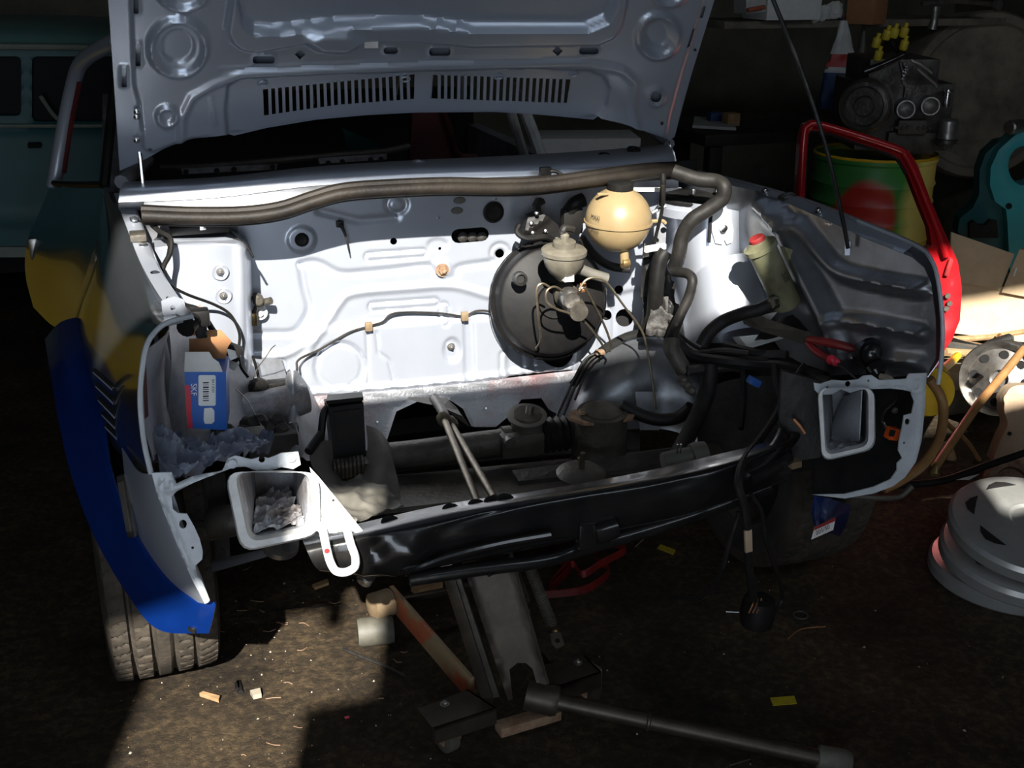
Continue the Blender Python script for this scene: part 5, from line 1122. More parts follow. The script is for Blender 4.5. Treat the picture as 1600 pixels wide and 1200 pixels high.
arm = relief('lift_arm', LP, [(718, 866), (796, 864), (856, 1074), (842, 1080), (832, 1045), (822, 1036), (808, 1036), (796, 1046), (801, 1092), (794, 1094)], 'jack', jack, [circ(766, 897, 6, 5)], [('ridge', [(718, 866), (794, 1094)], .004, 5), ('ridge', [(796, 864), (856, 1074)], .004, 5)], res=8, thick=.006)
for a, b in ((((718, 866), (794, 1094)), 0), (((796, 864), (856, 1074)), 0)):
    A, B = LP.px([a[0], a[1]]); MB().prism([Vector(A), Vector(B), Vector(B-LP.n*.05), Vector(A-LP.n*.05)], (.005, 0, 0)).build('arm_side', 'jack', jack, smooth=False)
bar('link_rod', atz(697, 884, ZA), atz(762, 1088, ZB-.02), .012, .022, 'jack', jack)
bar('link_rod', atz(708, 884, ZA), atz(776, 1088, ZB-.02), .008, .014, 'oily', jack)
mb = MB(); c = atz(757, 862, .395); mb.lathe([(.04, -.02), (.045, 0), (.045, .02), (.035, .022)], c, (0, 0, 1), 24); mb.build('lift_saddle', 'jack', jack)
def spring(a, b, r, turns, m):
    a = np.array(a); b = np.array(b); d = b-a; L = np.linalg.norm(d); d /= L; u = np.cross(d, [0, 0, 1.0]); u /= np.linalg.norm(u); w = np.cross(d, u); P = []
    for i in range(turns*8+1):
        t = i/(turns*8); th = 2*math.pi*turns*t; P.append(a+d*L*t+r*(math.cos(th)*u+math.sin(th)*w))
    mb = MB(); mb.tube(P, .0016, 5, 0); return mb.build('return_spring', m, jack)
spring(atz(794, 874, .36), atz(820, 940, .27), .010, 22, 'oily'); spring(atz(825, 880, .36), atz(862, 975, .24), .010, 30, 'oily')
for x, y, Z in ((823, 951, .26), (867, 984, .235)): MB().lathe([(.004, 0), (.006, .004), (.004, .014)], atz(x, y, Z), (.1, -.3, -1), 8).build('spring_hook', 'brass', jack)
relief('spring_tab', Plane(atz(870, 1002, .22), (0, -1, .3)), [(860, 990), (876, 988), (882, 1008), (870, 1014), (862, 1006)], 'jack', jack, [circ(871, 1001, 4, n=10)], res=999, thick=.004)
mb = MB(); mb.lathe([(.028, 0), (.030, .05), (.026, .06)], atz(822, 1085, .12), atz(1000, 1122, .09)-atz(822, 1085, .12), 20); mb.build('handle_socket', 'jack', jack)
mb = MB(); mb.tube([atz(831, 1088, .12), atz(1010, 1126, .085), atz(1290, 1186, .040)], .0155, 14, 0); hd = mb.build('handle', 'jack', jack)
mb = MB(); d_ = atz(1320, 1190, .036)-atz(1275, 1181, .042); mb.lathe([(.017, 0), (.022, .004), (.023, .05), (.018, .062)], atz(1275, 1182, .040), d_, 20); mb.build('handle_end', 'roller', hd)
mb = MB(); mb.lathe([(.0155, 0), (.018, .002), (.018, .006), (.0155, .008)], atz(1010, 1126, .085), d_, 18); mb.build('handle_joint', 'jack', hd)

# ================================================================== THINGS ON THE FLOOR
fz = atz(592, 1016, 0)
mb = MB(); ax_ = Vector((.97, -.1, 0)).normalized(); c = fz+Vector((0, .03, .030)); mb.lathe([(.024, -.038), (.029, -.038), (.031, -.03), (.031, .03), (.029, .038), (.022, .038), (.02, .03)], c, ax_, 28)
mb.build('metal_bush', 'roller', None, label='short grey metal bush lying on the floor beside the jack', cat='bush')
def slip(name, P, Z, m, label, cat, th=.0015, group=None):
    mb = MB(); mb.prism([atz(x, y, Z) for x, y in P], (0, 0, th)); return mb.build(name, m, None, label=label, cat=cat, group=group, smooth=False)
slip('tape_piece', [(1203, 1091), (1241, 1088), (1245, 1100), (1208, 1103)], .001, 'yellow_tape', 'strip of yellow tape on the dark floor near the jack handle', 'tape')
slip('tape_piece', [(1027, 857), (1032, 851), (1056, 860), (1052, 867)], .001, 'yellow_tape', 'bit of yellow tape on the floor under the crossmember', 'tape')
slip('wood_chip', [(312, 1088), (318, 1085), (344, 1092), (342, 1098)], .004, 'wood', 'reddish wood splinter on the floor in front of the left tyre', 'wood chip', .008)
slip('wood_chip', [(391, 1085), (407, 1081), (409, 1090), (396, 1093)], .003, 'chip', 'pale squarish chip on the sunlit floor right of the splinter', 'chip', .010)
slip('wood_chip', [(488, 917), (512, 908), (514, 914), (492, 922)], .003, 'wood', 'brown wood sliver on the floor below the tow eye', 'wood chip', .007)
slip('plank', [(642, 924), (690, 910), (692, 918), (655, 932)], .002, 'wood', 'short tan wooden slat lying behind the jack', 'plank', .016)
def wire(name, P, r, m, label, cat, Z=.004):
    mb = MB(); mb.tube([atz(x, y, Z) for x, y in P], r, 6); return mb.build(name, m, None, label=label, cat=cat)
wire('metal_strip', [(1134, 956), (1162, 957)], .0022, 'bright_steel', 'bright metal pin lying beside the hanging loom plug', 'pin')
wire('wire_offcut', [(1231, 998), (1252, 983), (1290, 979)], .0016, 'copper', 'bent copper wire offcut on the floor right of the loom plug', 'wire')
wire('wire_offcut', [(536, 1014), (570, 1028), (600, 1040), (632, 1056)], .0035, 'oily_dark', 'dark crooked wire on the sunlit floor left of the jack', 'wire')
wire('wire_offcut', [(992, 855), (1006, 842)], .0018, 'bright_steel', 'tiny bright wire on the floor beside the yellow tape bit', 'wire')
wire('wire_offcut', [(1140, 1196), (1172, 1186)], .0015, 'oily', 'thin wire on the dark floor below the jack handle', 'wire')
wire('wire_offcut', [(372, 1078), (372, 1066), (376, 1082)], .006, 'black', 'black bit of rubber on the floor between two chips', 'rubber bit')
mb = MB(); cc = atz(1251, 961, .003); mb.tube([cc+Vector((.016*math.cos(t), .016*math.sin(t), 0)) for t in np.linspace(0, 6.28, 17)], .002, 6, 0); mb.build('washer_ring', 'oily', None, label='thin metal ring on the floor right of the loom plug', cat='ring')
slip('red_scrap', [(538, 1121), (545, 1119), (546, 1122), (540, 1124)], .001, 'print_red', 'tiny red scrap on the sunlit floor left of the jack wheel', 'scrap')
# red strap
def strap(P, w, name, label):
    Q = cr([list(atz(x, y, Z)) for x, y, Z in P], 8); n = len(Q); V = []
    for i in range(n): V += [Q[i]+np.array([0, 0, w/2]), Q[i]-np.array([0, 0, w/2])*.6+np.array([.0, -.006, 0])]
    Fs = [(2*i, 2*i+1, 2*i+3, 2*i+2) for i in range(n-1)]
    me = thick_mesh(name, np.array(V), Fs, (0, .002, .001)); return me
me = strap([(800, 878, .02), (850, 877, .02), (890, 880, .02), (880, 900, .018), (858, 920, .015), (875, 895, .02), (895, 882, .02), (910, 898, .018), (940, 880, .03), (975, 862, .035), (972, 855, .035), (950, 851, .03), (932, 858, .03), (930, 875, .02), (952, 890, .015), (935, 910, .015), (905, 924, .015), (852, 930, .015)], .018, 'red_strap', '')
link('red_strap', me, 'strap', None, 'tangled red webbing strap on the floor behind the jack', 'strap')
# crack in the floor
mb = MB(); P = [(330, 968), (360, 966), (400, 960), (425, 955), (450, 952), (490, 948), (525, 942), (560, 955)]
pr = [atz(x, y+random.uniform(-2, 2), .0005) for x, y in dens(P, 9, False)]
V = []
for i, p in enumerate(pr): w = random.uniform(.001, .004); V += [p+Vector((0, w, 0)), p-Vector((0, w, 0))]
mb.add(V, [(2*i, 2*i+1, 2*i+3, 2*i+2) for i in range(len(pr)-1)]); mb.build('floor_crack', 'void', bpy.data.objects['floor'], fix=False)
# grit
mb = MB()
for i in range(620):
    if i < 300: x, y = random.uniform(180, 640), random.uniform(880, 1200)
    else: x, y = random.uniform(300, 1600), random.uniform(840, 1200)
    p = atz(x, y, 0); r = random.choice((.0008, .0012, .0012, .0018, .0028)); a = random.uniform(0, 3)
    c_, s_ = math.cos(a), math.sin(a); e = random.uniform(.6, 1.8)
    mb.add([p+Vector((c_*r*e, s_*r*e, 0)), p+Vector((-s_*r, c_*r, 0)), p+Vector((-c_*r*e, -s_*r*e, 0)), p+Vector((s_*r, -c_*r, 0)), p+Vector((0, 0, r*1.3))], [(0, 1, 4), (1, 2, 4), (2, 3, 4), (3, 0, 4)], random.choice((0, 1, 1, 1, 1)))
mb.build('floor_grit', ['chip', 'floor_dirt'], None, label='fine pale grit and crumbs scattered over the dirt floor', cat='grit', kind='stuff', smooth=False)
mb = MB()
for i in range(20):
    x, y = random.uniform(330, 640), random.uniform(890, 1190); a = random.uniform(-.6, .6); L = random.uniform(8, 24)
    mb.tube([atz(x, y, .003), atz(x+L*.5*math.cos(a), y+L*.5*math.sin(a)+random.uniform(-3, 3), .004), atz(x+L*math.cos(a), y+L*math.sin(a), .003)], .0010, 5, 3)
mb.build('wood_shavings', 'rust', None, label='thin brown wood shavings strewn on the sunlit floor left of the jack', cat='shavings', kind='stuff')

# hubcaps
def hubcap(c, tilt, rot, R, label, dz=0):
    t = thing('hubcap', c, label, 'hubcap', 'hubcaps lying in a stack')
    q = (Matrix.Rotation(rot, 3, 'Z') @ Matrix.Rotation(tilt, 3, 'X')); ax_ = q @ Vector((0, 0, 1))
    mb = MB(); mb.lathe([(R*.97, -.028), (R, -.022), (R, 0), (R*.96, .010), (R*.84, .013), (R*.55, .020), (R*.30, .022), (R*.26, .017), (R*.10, .017), (R*.02, .018)], c, ax_, 56); o = mb.build('disc', 'hubcap', t, ang=30)
    for k in range(7):
        a = 2*math.pi*k/7; sl = []
        for s, w in ((-1, 0), (-.5, .5), (0, .75), (.5, .5), (1, 0), (.4, -.18), (-.4, -.18)):
            rr = R*(.72+.13*w); th = a+s*.30; hh = .0146+.006*(.84*R-rr)/(R*.3)
            sl.append(Vector(c)+q @ Vector((rr*math.cos(th), rr*math.sin(th), hh+.0015)))
        MB().prism(sl, ax_*.0008).build('vent_slot', 'void', o, smooth=False)
    return t
hubcap(atz(1612, 822, .150), math.radians(12), math.radians(-18), .185, 'top hubcap of the silver stack, tilted and half sunlit')
hubcap(atz(1600, 862, .086), math.radians(8), math.radians(-18), .188, 'silver hubcap directly under the tilted top one')
hubcap(atz(1580, 884, .029), math.radians(1), math.radians(-8), .188, 'lowest hubcap of the stack, flat on the floor in shade')

# ================================================================== BACKGROUND, RIGHT
# drum with painted patches
def drum_mat():
    m = bpy.data.materials.new('drum_paint'); m.use_nodes = True; nt = m.node_tree; N = nt.nodes; L = nt.links; b = N['Principled BSDF']; b.inputs['Roughness'].default_value = .4
    tc = N.new('ShaderNodeTexCoord'); sp = N.new('ShaderNodeSeparateXYZ'); L.new(tc.outputs['Object'], sp.inputs[0])
    ns = N.new('ShaderNodeTexNoise'); ns.inputs['Scale'].default_value = 4; L.new(tc.outputs['Object'], ns.inputs['Vector'])
    def mr(src, a, b_):
        r = N.new('ShaderNodeMapRange'); r.inputs[1].default_value = a; r.inputs[2].default_value = b_; L.new(src, r.inputs[0]); return r.outputs[0]
    ad = N.new('ShaderNodeMath'); ad.operation = 'MULTIPLY_ADD'; ad.inputs[1].default_value = .3; L.new(ns.outputs['Fac'], ad.inputs[0]); L.new(sp.outputs[0], ad.inputs[2])
    r1 = N.new('ShaderNodeValToRGB'); e = r1.color_ramp.elements; e[0].position = 0; e[0].color = (.03, .16, .04, 1); e[1].position = 1; e[1].color = (.75, .42, .03, 1)
    x = e.new(.40); x.color = (.06, .28, .05, 1); x = e.new(.56); x.color = (.75, .66, .18, 1)
    L.new(mr(ad.outputs[0], -.12, .40), r1.inputs['Fac'])
    # red blotch
    vm = N.new('ShaderNodeVectorMath'); vm.operation = 'DISTANCE'; vm.inputs[1].default_value = (-.15, -.17, .16); L.new(tc.outputs['Object'], vm.inputs[0])
    a2 = N.new('ShaderNodeMath'); a2.operation = 'MULTIPLY_ADD'; a2.inputs[1].default_value = .12; L.new(ns.outputs['Fac'], a2.inputs[0]); L.new(vm.outputs['Value'], a2.inputs[2])
    mx = N.new('ShaderNodeMix'); mx.data_type = 'RGBA'; L.new(mr(a2.outputs[0], .185, .155), mx.inputs[0]); L.new(r1.outputs['Color'], mx.inputs[6]); mx.inputs[7].default_value = (.45, .03, .02, 1)
    L.new(mx.outputs[2], b.inputs['Base Color']); MATS['drum_paint'] = m
drum_mat()
dc = at(1368, 240, Y=2.05); RD = 93*mpp(dc); zt = dc.z
dr = thing('oil_drum', (dc.x, dc.y, 0), 'ribbed metal drum painted green, yellow and red behind the red door', 'drum')
prof = [(RD*.98, 0), (RD, .01)]; 
for i in range(9):
    z = .06+i*(zt-.1)/9; prof += [(RD*.985, z), (RD*1.012, z+.012), (RD*.985, z+.024)]
prof += [(RD*.985, zt-.02), (RD*1.015, zt-.012), (RD*1.015, zt), (RD*.97, zt), (RD*.96, zt-.012)]
mb = MB(); mb.lathe(prof, (dc.x, dc.y, 0), (0, 0, 1), 56); mb.build('shell', 'drum_paint', dr)
mb = MB(); mb.lathe([(RD*1.0, zt-.004), (RD*1.02, zt+.003), (RD*1.0, zt+.01)], (dc.x, dc.y, 0), (0, 0, 1), 48, cap=False); mb.build('rim', 'yellow', dr)
# engine resting on the drum
EP = PF((dc.x, dc.y-RD*.7, 0)); ep0 = Vector(EP.px([(1400, 200)])[0]); ke = mpp(ep0)
fdir = Vector((_sa, _ca, 0)); rdir = Vector((_ca, -_sa, 0))
def en(x, y, h=0.0): return Vector(EP.px([(x, y)], h)[0])
eng = thing('engine', en(1400, 232), 'grimy car engine with pulley and twin intake throats standing on the drum', 'engine')
def ebox(name, x0, y0, x1, y1, d, m='engine', h=0.0, bev=.008):
    a = en(x0, y0, h); b = en(x1, y1, h); c = (a+b)/2+fdir*d/2; mb = MB()
    mb.box(c, (abs((b-a).dot(rdir)), d, abs(b.z-a.z)), Matrix.Rotation(-YAW, 3, 'Z'), bev=bev); return mb.build(name, m, eng)
ebox('block', 1345, 130, 1480, 236, .34); ebox('cylinder_head', 1360, 92, 1465, 135, .30); ebox('sump', 1385, 205, 1455, 240, .2, 'oily', .03); ebox('side_cover', 1398, 185, 1440, 208, .05, 'oily', .05)
mb = MB(); c = en(1350, 162, .04); axp = (-fdir-rdir*.55).normalized(); pr = [(40*ke, 0), (41*ke, .012), (36*ke, .018), (41*ke, .024), (36*ke, .034), (40*ke, .04), (36*ke, .052), (30*ke, .055), (28*ke, .045), (16*ke, .045), (14*ke, .055), (6*ke, .055)]
mb.lathe(pr, c, axp, 40); pul = mb.build('pulley', 'engine', eng, ang=25)
mb = MB(); mb.lathe([(37*ke, .0), (38.5*ke, .003), (37*ke, .006)], c+axp*.05, axp, 40, cap=False); mb.build('pulley_rim', 'rod', pul)
for x, y in ((1408, 168), (1446, 163)):
    mb = MB(); mb.lathe([(15*ke, -.06), (15*ke, .0), (14*ke, .008), (12*ke, .008), (10*ke, -.01), (6*ke, -.03), (1*ke, -.04)], en(x, y, .05), -fdir-rdir*.15, 28); mb.build('intake_throat', 'alu', eng)
mb = MB(); mb.tube([en(1344, 110, .05), en(1372, 98, .06), (en(1404, 84, .05))], .012, 10); mb.build('fuel_rail', 'black_gloss', eng)
mb = MB(); mb.lathe([(13*ke, 0), (15*ke, .004), (15*ke, .065), (13*ke, .07), (4*ke, .072)], en(1470, 214, .06), (0, 0, 1), 24); mb.build('oil_filter', 'alu', eng)
mb = MB(); mb.lathe([(17*ke, -.012), (17*ke, 0)], en(1470, 214, .06), (0, 0, 1), 20); mb.prism([en(1450, 216, .05), en(1485, 217, .05), en(1490, 240, .05), en(1465, 228, .05)], fdir*.05); mb.build('filter_mount', 'engine', eng)
mb = MB(); mb.lathe([(5*ke, 0), (6*ke, .01), (5*ke, .05), (8*ke, .055), (8*ke, .06)], en(1472, 165, .04), (0, 0, 1), 14); mb.build('vacuum_stub', 'bright_steel', eng)
for i in range(9):
    mb = MB(); mb.lathe([(2.6*ke, 0), (3.4*ke, .004), (2.6*ke, .009)], en(1404+3*math.sin(i), 98+i*5, .06), (-.2, -.8, .4), 8); mb.build('stud', 'bright_steel', eng)
for i in range(7):
    mb = MB(); mb.lathe([(2.5*ke, 0), (3*ke, .004), (1.5*ke, .009)], en(1385+i*8.5+(8 if i > 3 else 0), 197-(i % 2), .052), -fdir, 8); mb.build('pan_bolt', 'steel', eng)
for q in ([(1425, 105), (1440, 118), (1452, 128), (1456, 134)], [(1415, 92), (1432, 100), (1448, 112)], [(1398, 95), (1402, 110), (1406, 132), (1405, 150)]):
    mb = MB(); mb.tube([en(x, y, .055) for x, y in q], .006, 8); mb.build('linkage', 'alu' if q[0][0] > 1400 else 'bright_steel', eng)
for x, y in ((1367, 66), (1370, 86), (1383, 54), (1395, 51), (1410, 50), (1410, 70)):
    mb = MB(); r_ = 6.5*ke; mb.lathe([(r_*.8, 0), (r_, .004), (r_, .03), (r_*.8, .034)], en(x, y+8, .0), (.1, -.2, 1), 14); mb.lathe([(r_*.5, .03), (r_*.5, .05)], en(x, y+8, .0), (.1, -.2, 1), 10); mb.build('lead_cap', 'yellow_tape', eng)
for x, y in ((1370, 90), (1395, 62), (1412, 80)):
    mb = MB(); mb.tube([en(x, y, -.02), en(x+6, y+12, -.02), en(x+14, y+24, -.03)], .008, 8); mb.build('ignition_lead', 'black', eng)
# red door leaning
DP = Plane(at(1400, 240, Y=1.12), (-.28, -1, .10))
dout = [(1244, 310), (1250, 215), (1256, 194), (1270, 188), (1300, 194), (1400, 225), (1420, 236), (1434, 258), (1455, 315), (1480, 372), (1497, 410), (1503, 450), (1500, 500), (1488, 530), (1470, 556), (1450, 640), (1300, 640), (1244, 560)]
dwin = [(1256, 310), (1261, 212), (1268, 203), (1298, 208), (1392, 240), (1406, 249), (1418, 270), (1438, 322), (1452, 356), (1456, 384), (1440, 396), (1256, 340)]
rd = relief('detached_door', DP, dout, 'red_paint', None, [dwin], [('step', [(1458, 384), (1478, 392), (1490, 430), (1486, 500), (1460, 530), (1450, 630), (1320, 630), (1320, 400)], -.012, 14)], res=10, thick=.03, label='red car door without glass leaning between the wing and the drum', cat='car door')
mb = MB(); P = [Vector(p) for p in DP.px([(1250, 308), (1255, 215), (1262, 197), (1284, 196), (1396, 231), (1413, 244), (1428, 272), (1448, 320), (1466, 365), (1478, 400)], .008)]; mb.tube(P, .011, 10); mb.build('window_channel', 'red_paint', rd)
mb = MB(); P = [Vector(p) for p in DP.px([(1257, 312), (1262, 213), (1270, 205), (1298, 210), (1390, 241), (1405, 251), (1417, 272)], -.006)]; mb.tube(P, .006, 8); mb.build('weather_strip', 'rubber', rd)
for x, y in ((1480, 462), (1478, 482), (1483, 474)): MB().lathe([(.008, 0), (.008, .004)], DP.px([(x, y)], .001)[0], DP.n, 12).build('latch_hole', 'oily', rd)
MB().box(DP.px([(1482, 418)], .002)[0], (.014, .008, .05), Matrix.Rotation(.2, 3, 'Y'), bev=.003).build('latch_slot', 'red_cap', rd)
# plastic bag hanging
bgp = at(1312, 20, Y=2.5); kb = mpp(bgp)
bgt = thing('plastic_bag', at(1310, 165, Y=2.5), 'white and blue plastic bag with red print hanging above the engine pulley', 'bag')
def bagsec(name, y0, y1, r0, r1, x0, x1, m, seed):
    r_ = np.random.default_rng(seed); rows = []
    for j in range(9):
        t = j/8; row = []; c = at(x0+(x1-x0)*t, y0+(y1-y0)*t, Y=2.5); r = (r0+(r1-r0)*t)*kb
        for i in range(20):
            a = 2*math.pi*i/20; rr = r*(1+.16*math.sin(3*a+seed+t*2)+.08*math.sin(7*a+t*3)+r_.normal(0, .03)); row.append((c.x+rr*math.cos(a)*_ca+rr*.6*math.sin(a)*_sa, c.y-rr*math.cos(a)*_sa+rr*.6*math.sin(a)*_ca, c.z))
        rows.append(row)
    mb = MB(); n = 20; mb.add([p for r in rows for p in r], [(j*n+i, j*n+(i+1) % n, (j+1)*n+(i+1) % n, (j+1)*n+i) for j in range(8) for i in range(n)]+[tuple(range(n)), tuple(range(8*n, 9*n))]); return mb.build(name, m, bgt)
bagsec('bag_neck', 32, 84, 5, 17, 1318, 1315, 'bag', 1); bagsec('bag_print', 84, 104, 17, 20, 1315, 1312, 'bag_red', 2); bagsec('bag_band', 104, 113, 20, 21, 1312, 1310, 'bag', 3); bagsec('bag_base', 113, 170, 21, 24, 1310, 1304, 'bag_blue', 4)
mb = MB(); mb.tube([at(1318, 32, Y=2.5), at(1318, -20, Y=2.5), at(1318, -60, Y=2.5)], .003, 6); mb.build('bag_string', 'oily', bgt)
mb = MB(); mb.tube([at(1352, 30, Y=2.74), at(1350, 42, Y=2.73), at(1346, 80, Y=2.72), at(1340, 120, Y=2.72)], [.006, .006, .018, .02], 8); mb.build('cloth_strip', 'grey_sheet', None, label='pale cloth strip hanging right of the plastic bag', cat='cloth')
# wall shelf with cartons
sh1 = at(1250, 30, Y=2.75)
MB().box((2.45, 2.9, sh1.z-.02), (1.5, .32, .03), bev=.003).build('wall_shelf', 'grime', None, label='dusty shelf board on the back above the hanging bag', cat='shelf')
mb = MB(); a = at(1203, 12, Y=2.66); b = at(1288, 10, Y=2.66); mb.box(((a.x+b.x)/2, 2.78, sh1.z+.09), (b.x-a.x, .2, .18), bev=.003); mb.build('white_carton', 'card_white', None, label='white carton on the shelf at the top edge of the photo', cat='box')
MB().prism(pts((1166, -20, 2.62), (1200, -20, 2.62), (1196, 18, 2.62), (1166, 22, 2.62)), (0, .1, 0)).build('tool_case', 'bag', None, label='pale case at the left end of the shelf', cat='case', smooth=False)
MB().tube(pts((1168, 16, 2.6), (1195, 11, 2.6)), .009, 8, 0).build('orange_tool', 'orange', None, label='orange tool handle on the shelf edge beside the pale case', cat='tool')
crumple('clear_bag', pts((1264, 12, 2.74), (1318, 6, 2.74), (1312, 32, 2.73), (1268, 40, 2.73)), 'bag', 28, 18, .02, None, 41, .002, 4, label='crinkled clear bag draped over the shelf edge', cat='bag')
mb = MB(); mb.box(at(1355, 12, Y=2.7), (.13, .12, .13), Matrix.Rotation(.5, 3, 'Z'), bev=.004); mb.build('cardboard_piece', 'card_brown', None, label='brown cardboard box on the shelf right of the clear bag', cat='box')
mb = MB(); mb.tube(pts((1440, 5, 2.6), (1500, 2, 2.6), (1560, 8, 2.6)), .010, 8); mb.lathe([(.02, 0), (.026, .01), (.02, .02)], at(1556, 8, Y=2.58), (0, -1, 0), 14); mb.build('steel_bar', 'steel', None, label='steel bar with a round end high above the engine', cat='bar')
mb = MB(); mb.tube(pts((1462, 10, 2.6), (1460, 30, 2.6), (1456, 46, 2.6)), [.022, .016, .02], 10); mb.build('hanging_socket', 'alu', None, label='metal socket hanging below the steel bar', cat='socket')
# big round tank
tk = thing('round_tank', (at(1530, 150, Y=2.95).x, 2.95, 0), 'large grimy round tank lying behind the engine, end towards the viewer', 'tank')
c = at(1535, 150, Y=2.75); kt = mpp(c); mb = MB(); mb.lathe([(128*kt, -.5), (128*kt, 0), (124*kt, .02), (112*kt, .02), (108*kt, .005), (60*kt, -.01), (20*kt, -.012)], c, (-.25, -1, .08), 56); mb.build('tank_shell', 'grime', tk)
mb = MB(); mb.lathe([(118*kt, 0), (120*kt, .012), (116*kt, .018)], c, (-.25, -1, .08), 48, cap=False); mb.build('tank_hoop', 'oily', tk)
for s_ in (-1, 1): MB().box((c.x+s_*.2, c.y+.25, (c.z-128*kt)/2), (.08, .4, c.z-128*kt+.08), bev=.01).build('tank_foot', 'grime', tk)
# turquoise press frame
TP = Plane(at(1575, 300, Y=1.9), (-.45, -1, .0))
pr_ = thing('press_frame', (at(1590, 420, Y=2.0).x, 2.0, 0), 'turquoise cast machine frame with a round opening at the right edge', 'machine')
fout = [(1680, 190), (1610, 196), (1585, 212), (1560, 235), (1548, 262), (1547, 290), (1555, 315), (1572, 327), (1574, 345), (1578, 420), (1600, 700), (1680, 760)]
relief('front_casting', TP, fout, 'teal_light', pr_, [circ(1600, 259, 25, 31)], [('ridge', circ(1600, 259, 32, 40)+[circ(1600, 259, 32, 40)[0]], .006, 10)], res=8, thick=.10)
relief('back_casting', Plane(TP.o-TP.n*.06, TP.n), [(1680, 205), (1600, 212), (1560, 222), (1540, 240), (1531, 265), (1530, 305), (1520, 325), (1500, 341), (1496, 362), (1520, 390), (1560, 420), (1590, 720), (1680, 770)], 'teal', pr_, [circ(1600, 262, 26, 32)], res=999, thick=.08)  # darker teal puts the shade of the frame's side into the colour
mb = MB(); mb.lathe([(.012, -.02), (.026, -.015), (.026, .05), (.020, .055)], TP.px([(1586, 196)], .03)[0], (-1, -.3, 0), 18); mb.build('clamp_pin', 'steel', pr_)
MB().lathe([(.012, 0), (.012, .003)], TP.px([(1576, 322)], .001)[0], TP.n, 14).build('bolt_hole', 'void', pr_)
for q in ([(1515, 350), (1522, 345), (1530, 352), (1540, 352), (1548, 344), (1558, 346), (1560, 372), (1515, 372)],):
    relief('clamp_jaw', Plane(TP.o+TP.n*.02, TP.n), q, 'black', pr_, res=999, thick=.03)
# sunlit cardboard box
CB = Plane(at(1545, 480, Y=1.45), (-.18, -1, .08)); cb = thing('cardboard_box', at(1545, 540, Y=1.55), 'sunlit open cardboard box beside the red door', 'box')
def cbp(P, h=0.0): return [Vector(p) for p in CB.px(P, h)]
MB().prism(cbp([(1486, 438), (1600, 452), (1640, 456), (1640, 540), (1486, 520)]), (.06, .24, 0)).build('box_body', 'card', cb, smooth=False)
MB().prism(cbp([(1484, 362), (1582, 396), (1560, 452), (1498, 440), (1480, 436)], .012), (0, .006, 0)).build('box_flap', 'card', cb, smooth=False)
MB().prism(cbp([(1588, 388), (1640, 400), (1640, 470), (1560, 455)], .02), (.02, .012, 0)).build('box_flap', 'card', cb, smooth=False)
MB().box(cbp([(1577, 422)], .034)[0], (.006, .004, .03), Matrix.Rotation(.2, 3, 'Y')).build('box_tape', 'card_white', cb, smooth=False)
# sticks and pipes piled below it
def stick(name, P, r, m, label, cat='rod', n=8):
    mb = MB(); mb.tube(pts(*P), r, n, 4); return mb.build(name, m, None, label=label, cat=cat)
stick('pipe', [(1478, 530, 1.30), (1540, 527, 1.33), (1600, 518, 1.36)], .010, 'wood', 'thin wooden stick lying right under the sunlit box')
stick('pipe', [(1476, 527, 1.28), (1500, 535, 1.3), (1545, 545, 1.3)], .012, 'bright_steel', 'bright metal tube in the clutter under the sunlit box', 'tube')
stick('pipe', [(1476, 540, 1.22), (1510, 545, 1.24), (1548, 552, 1.25)], .016, 'alu', 'grey metal pipe second in the pile below the box', 'pipe')
stick('pipe', [(1476, 550, 1.20), (1500, 552, 1.21), (1530, 553, 1.22)], .014, 'wood', 'short wooden batten at the bottom of the pile below the box', 'batten')
mb = MB(); mb.lathe([(.016+.003*(i % 2), i*.006) for i in range(18)], at(1546, 540, Y=1.26), (1, .25, .05), 14); mb.build('ribbed_hose', 'rubber', None, label='short black ribbed hose in the clutter below the box', cat='hose')
stick('pipe', [(1560, 524, 1.3), (1585, 545, 1.28), (1610, 570, 1.26)], .009, 'copper', 'copper coloured tube crossing the right end of the pile', 'tube')
MB().box((at(1540, 560, Y=1.55).x, 1.45, .045), (.9, .5, .09), bev=.01).build('pallet_block', 'grime', None, label='dark low platform under the sunlit box and pipes', cat='platform')
# steel wheel
wc = at(1560, 592, Y=1.02); kw_ = mpp(wc); rw = thing('spare_rim', (wc.x, wc.y, 0), 'shiny steel wheel rim standing in the clutter at right', 'wheel')
axw_ = Vector((-.75, -.6, .25)).normalized()
mb = MB(); mb.lathe([(58*kw_, -.16), (60*kw_, -.15), (56*kw_, -.13), (50*kw_, -.10), (50*kw_, -.03), (56*kw_, -.012), (60*kw_, 0), (58*kw_, .006), (52*kw_, -.01), (47*kw_, -.03), (30*kw_, -.02), (14*kw_, -.012), (12*kw_, -.03), (2*kw_, -.03)], wc, axw_, 48); ro = mb.build('rim', 'steel', rw)
qq = axw_.to_track_quat('Z', 'Y').to_matrix()
for k in range(8):
    a = 2*math.pi*k/8; MB().lathe([(7*kw_, 0), (7*kw_, .002)], wc+qq @ Vector((38*kw_*math.cos(a), 38*kw_*math.sin(a), -.022)), axw_, 14).build('rim_hole', 'void', ro)
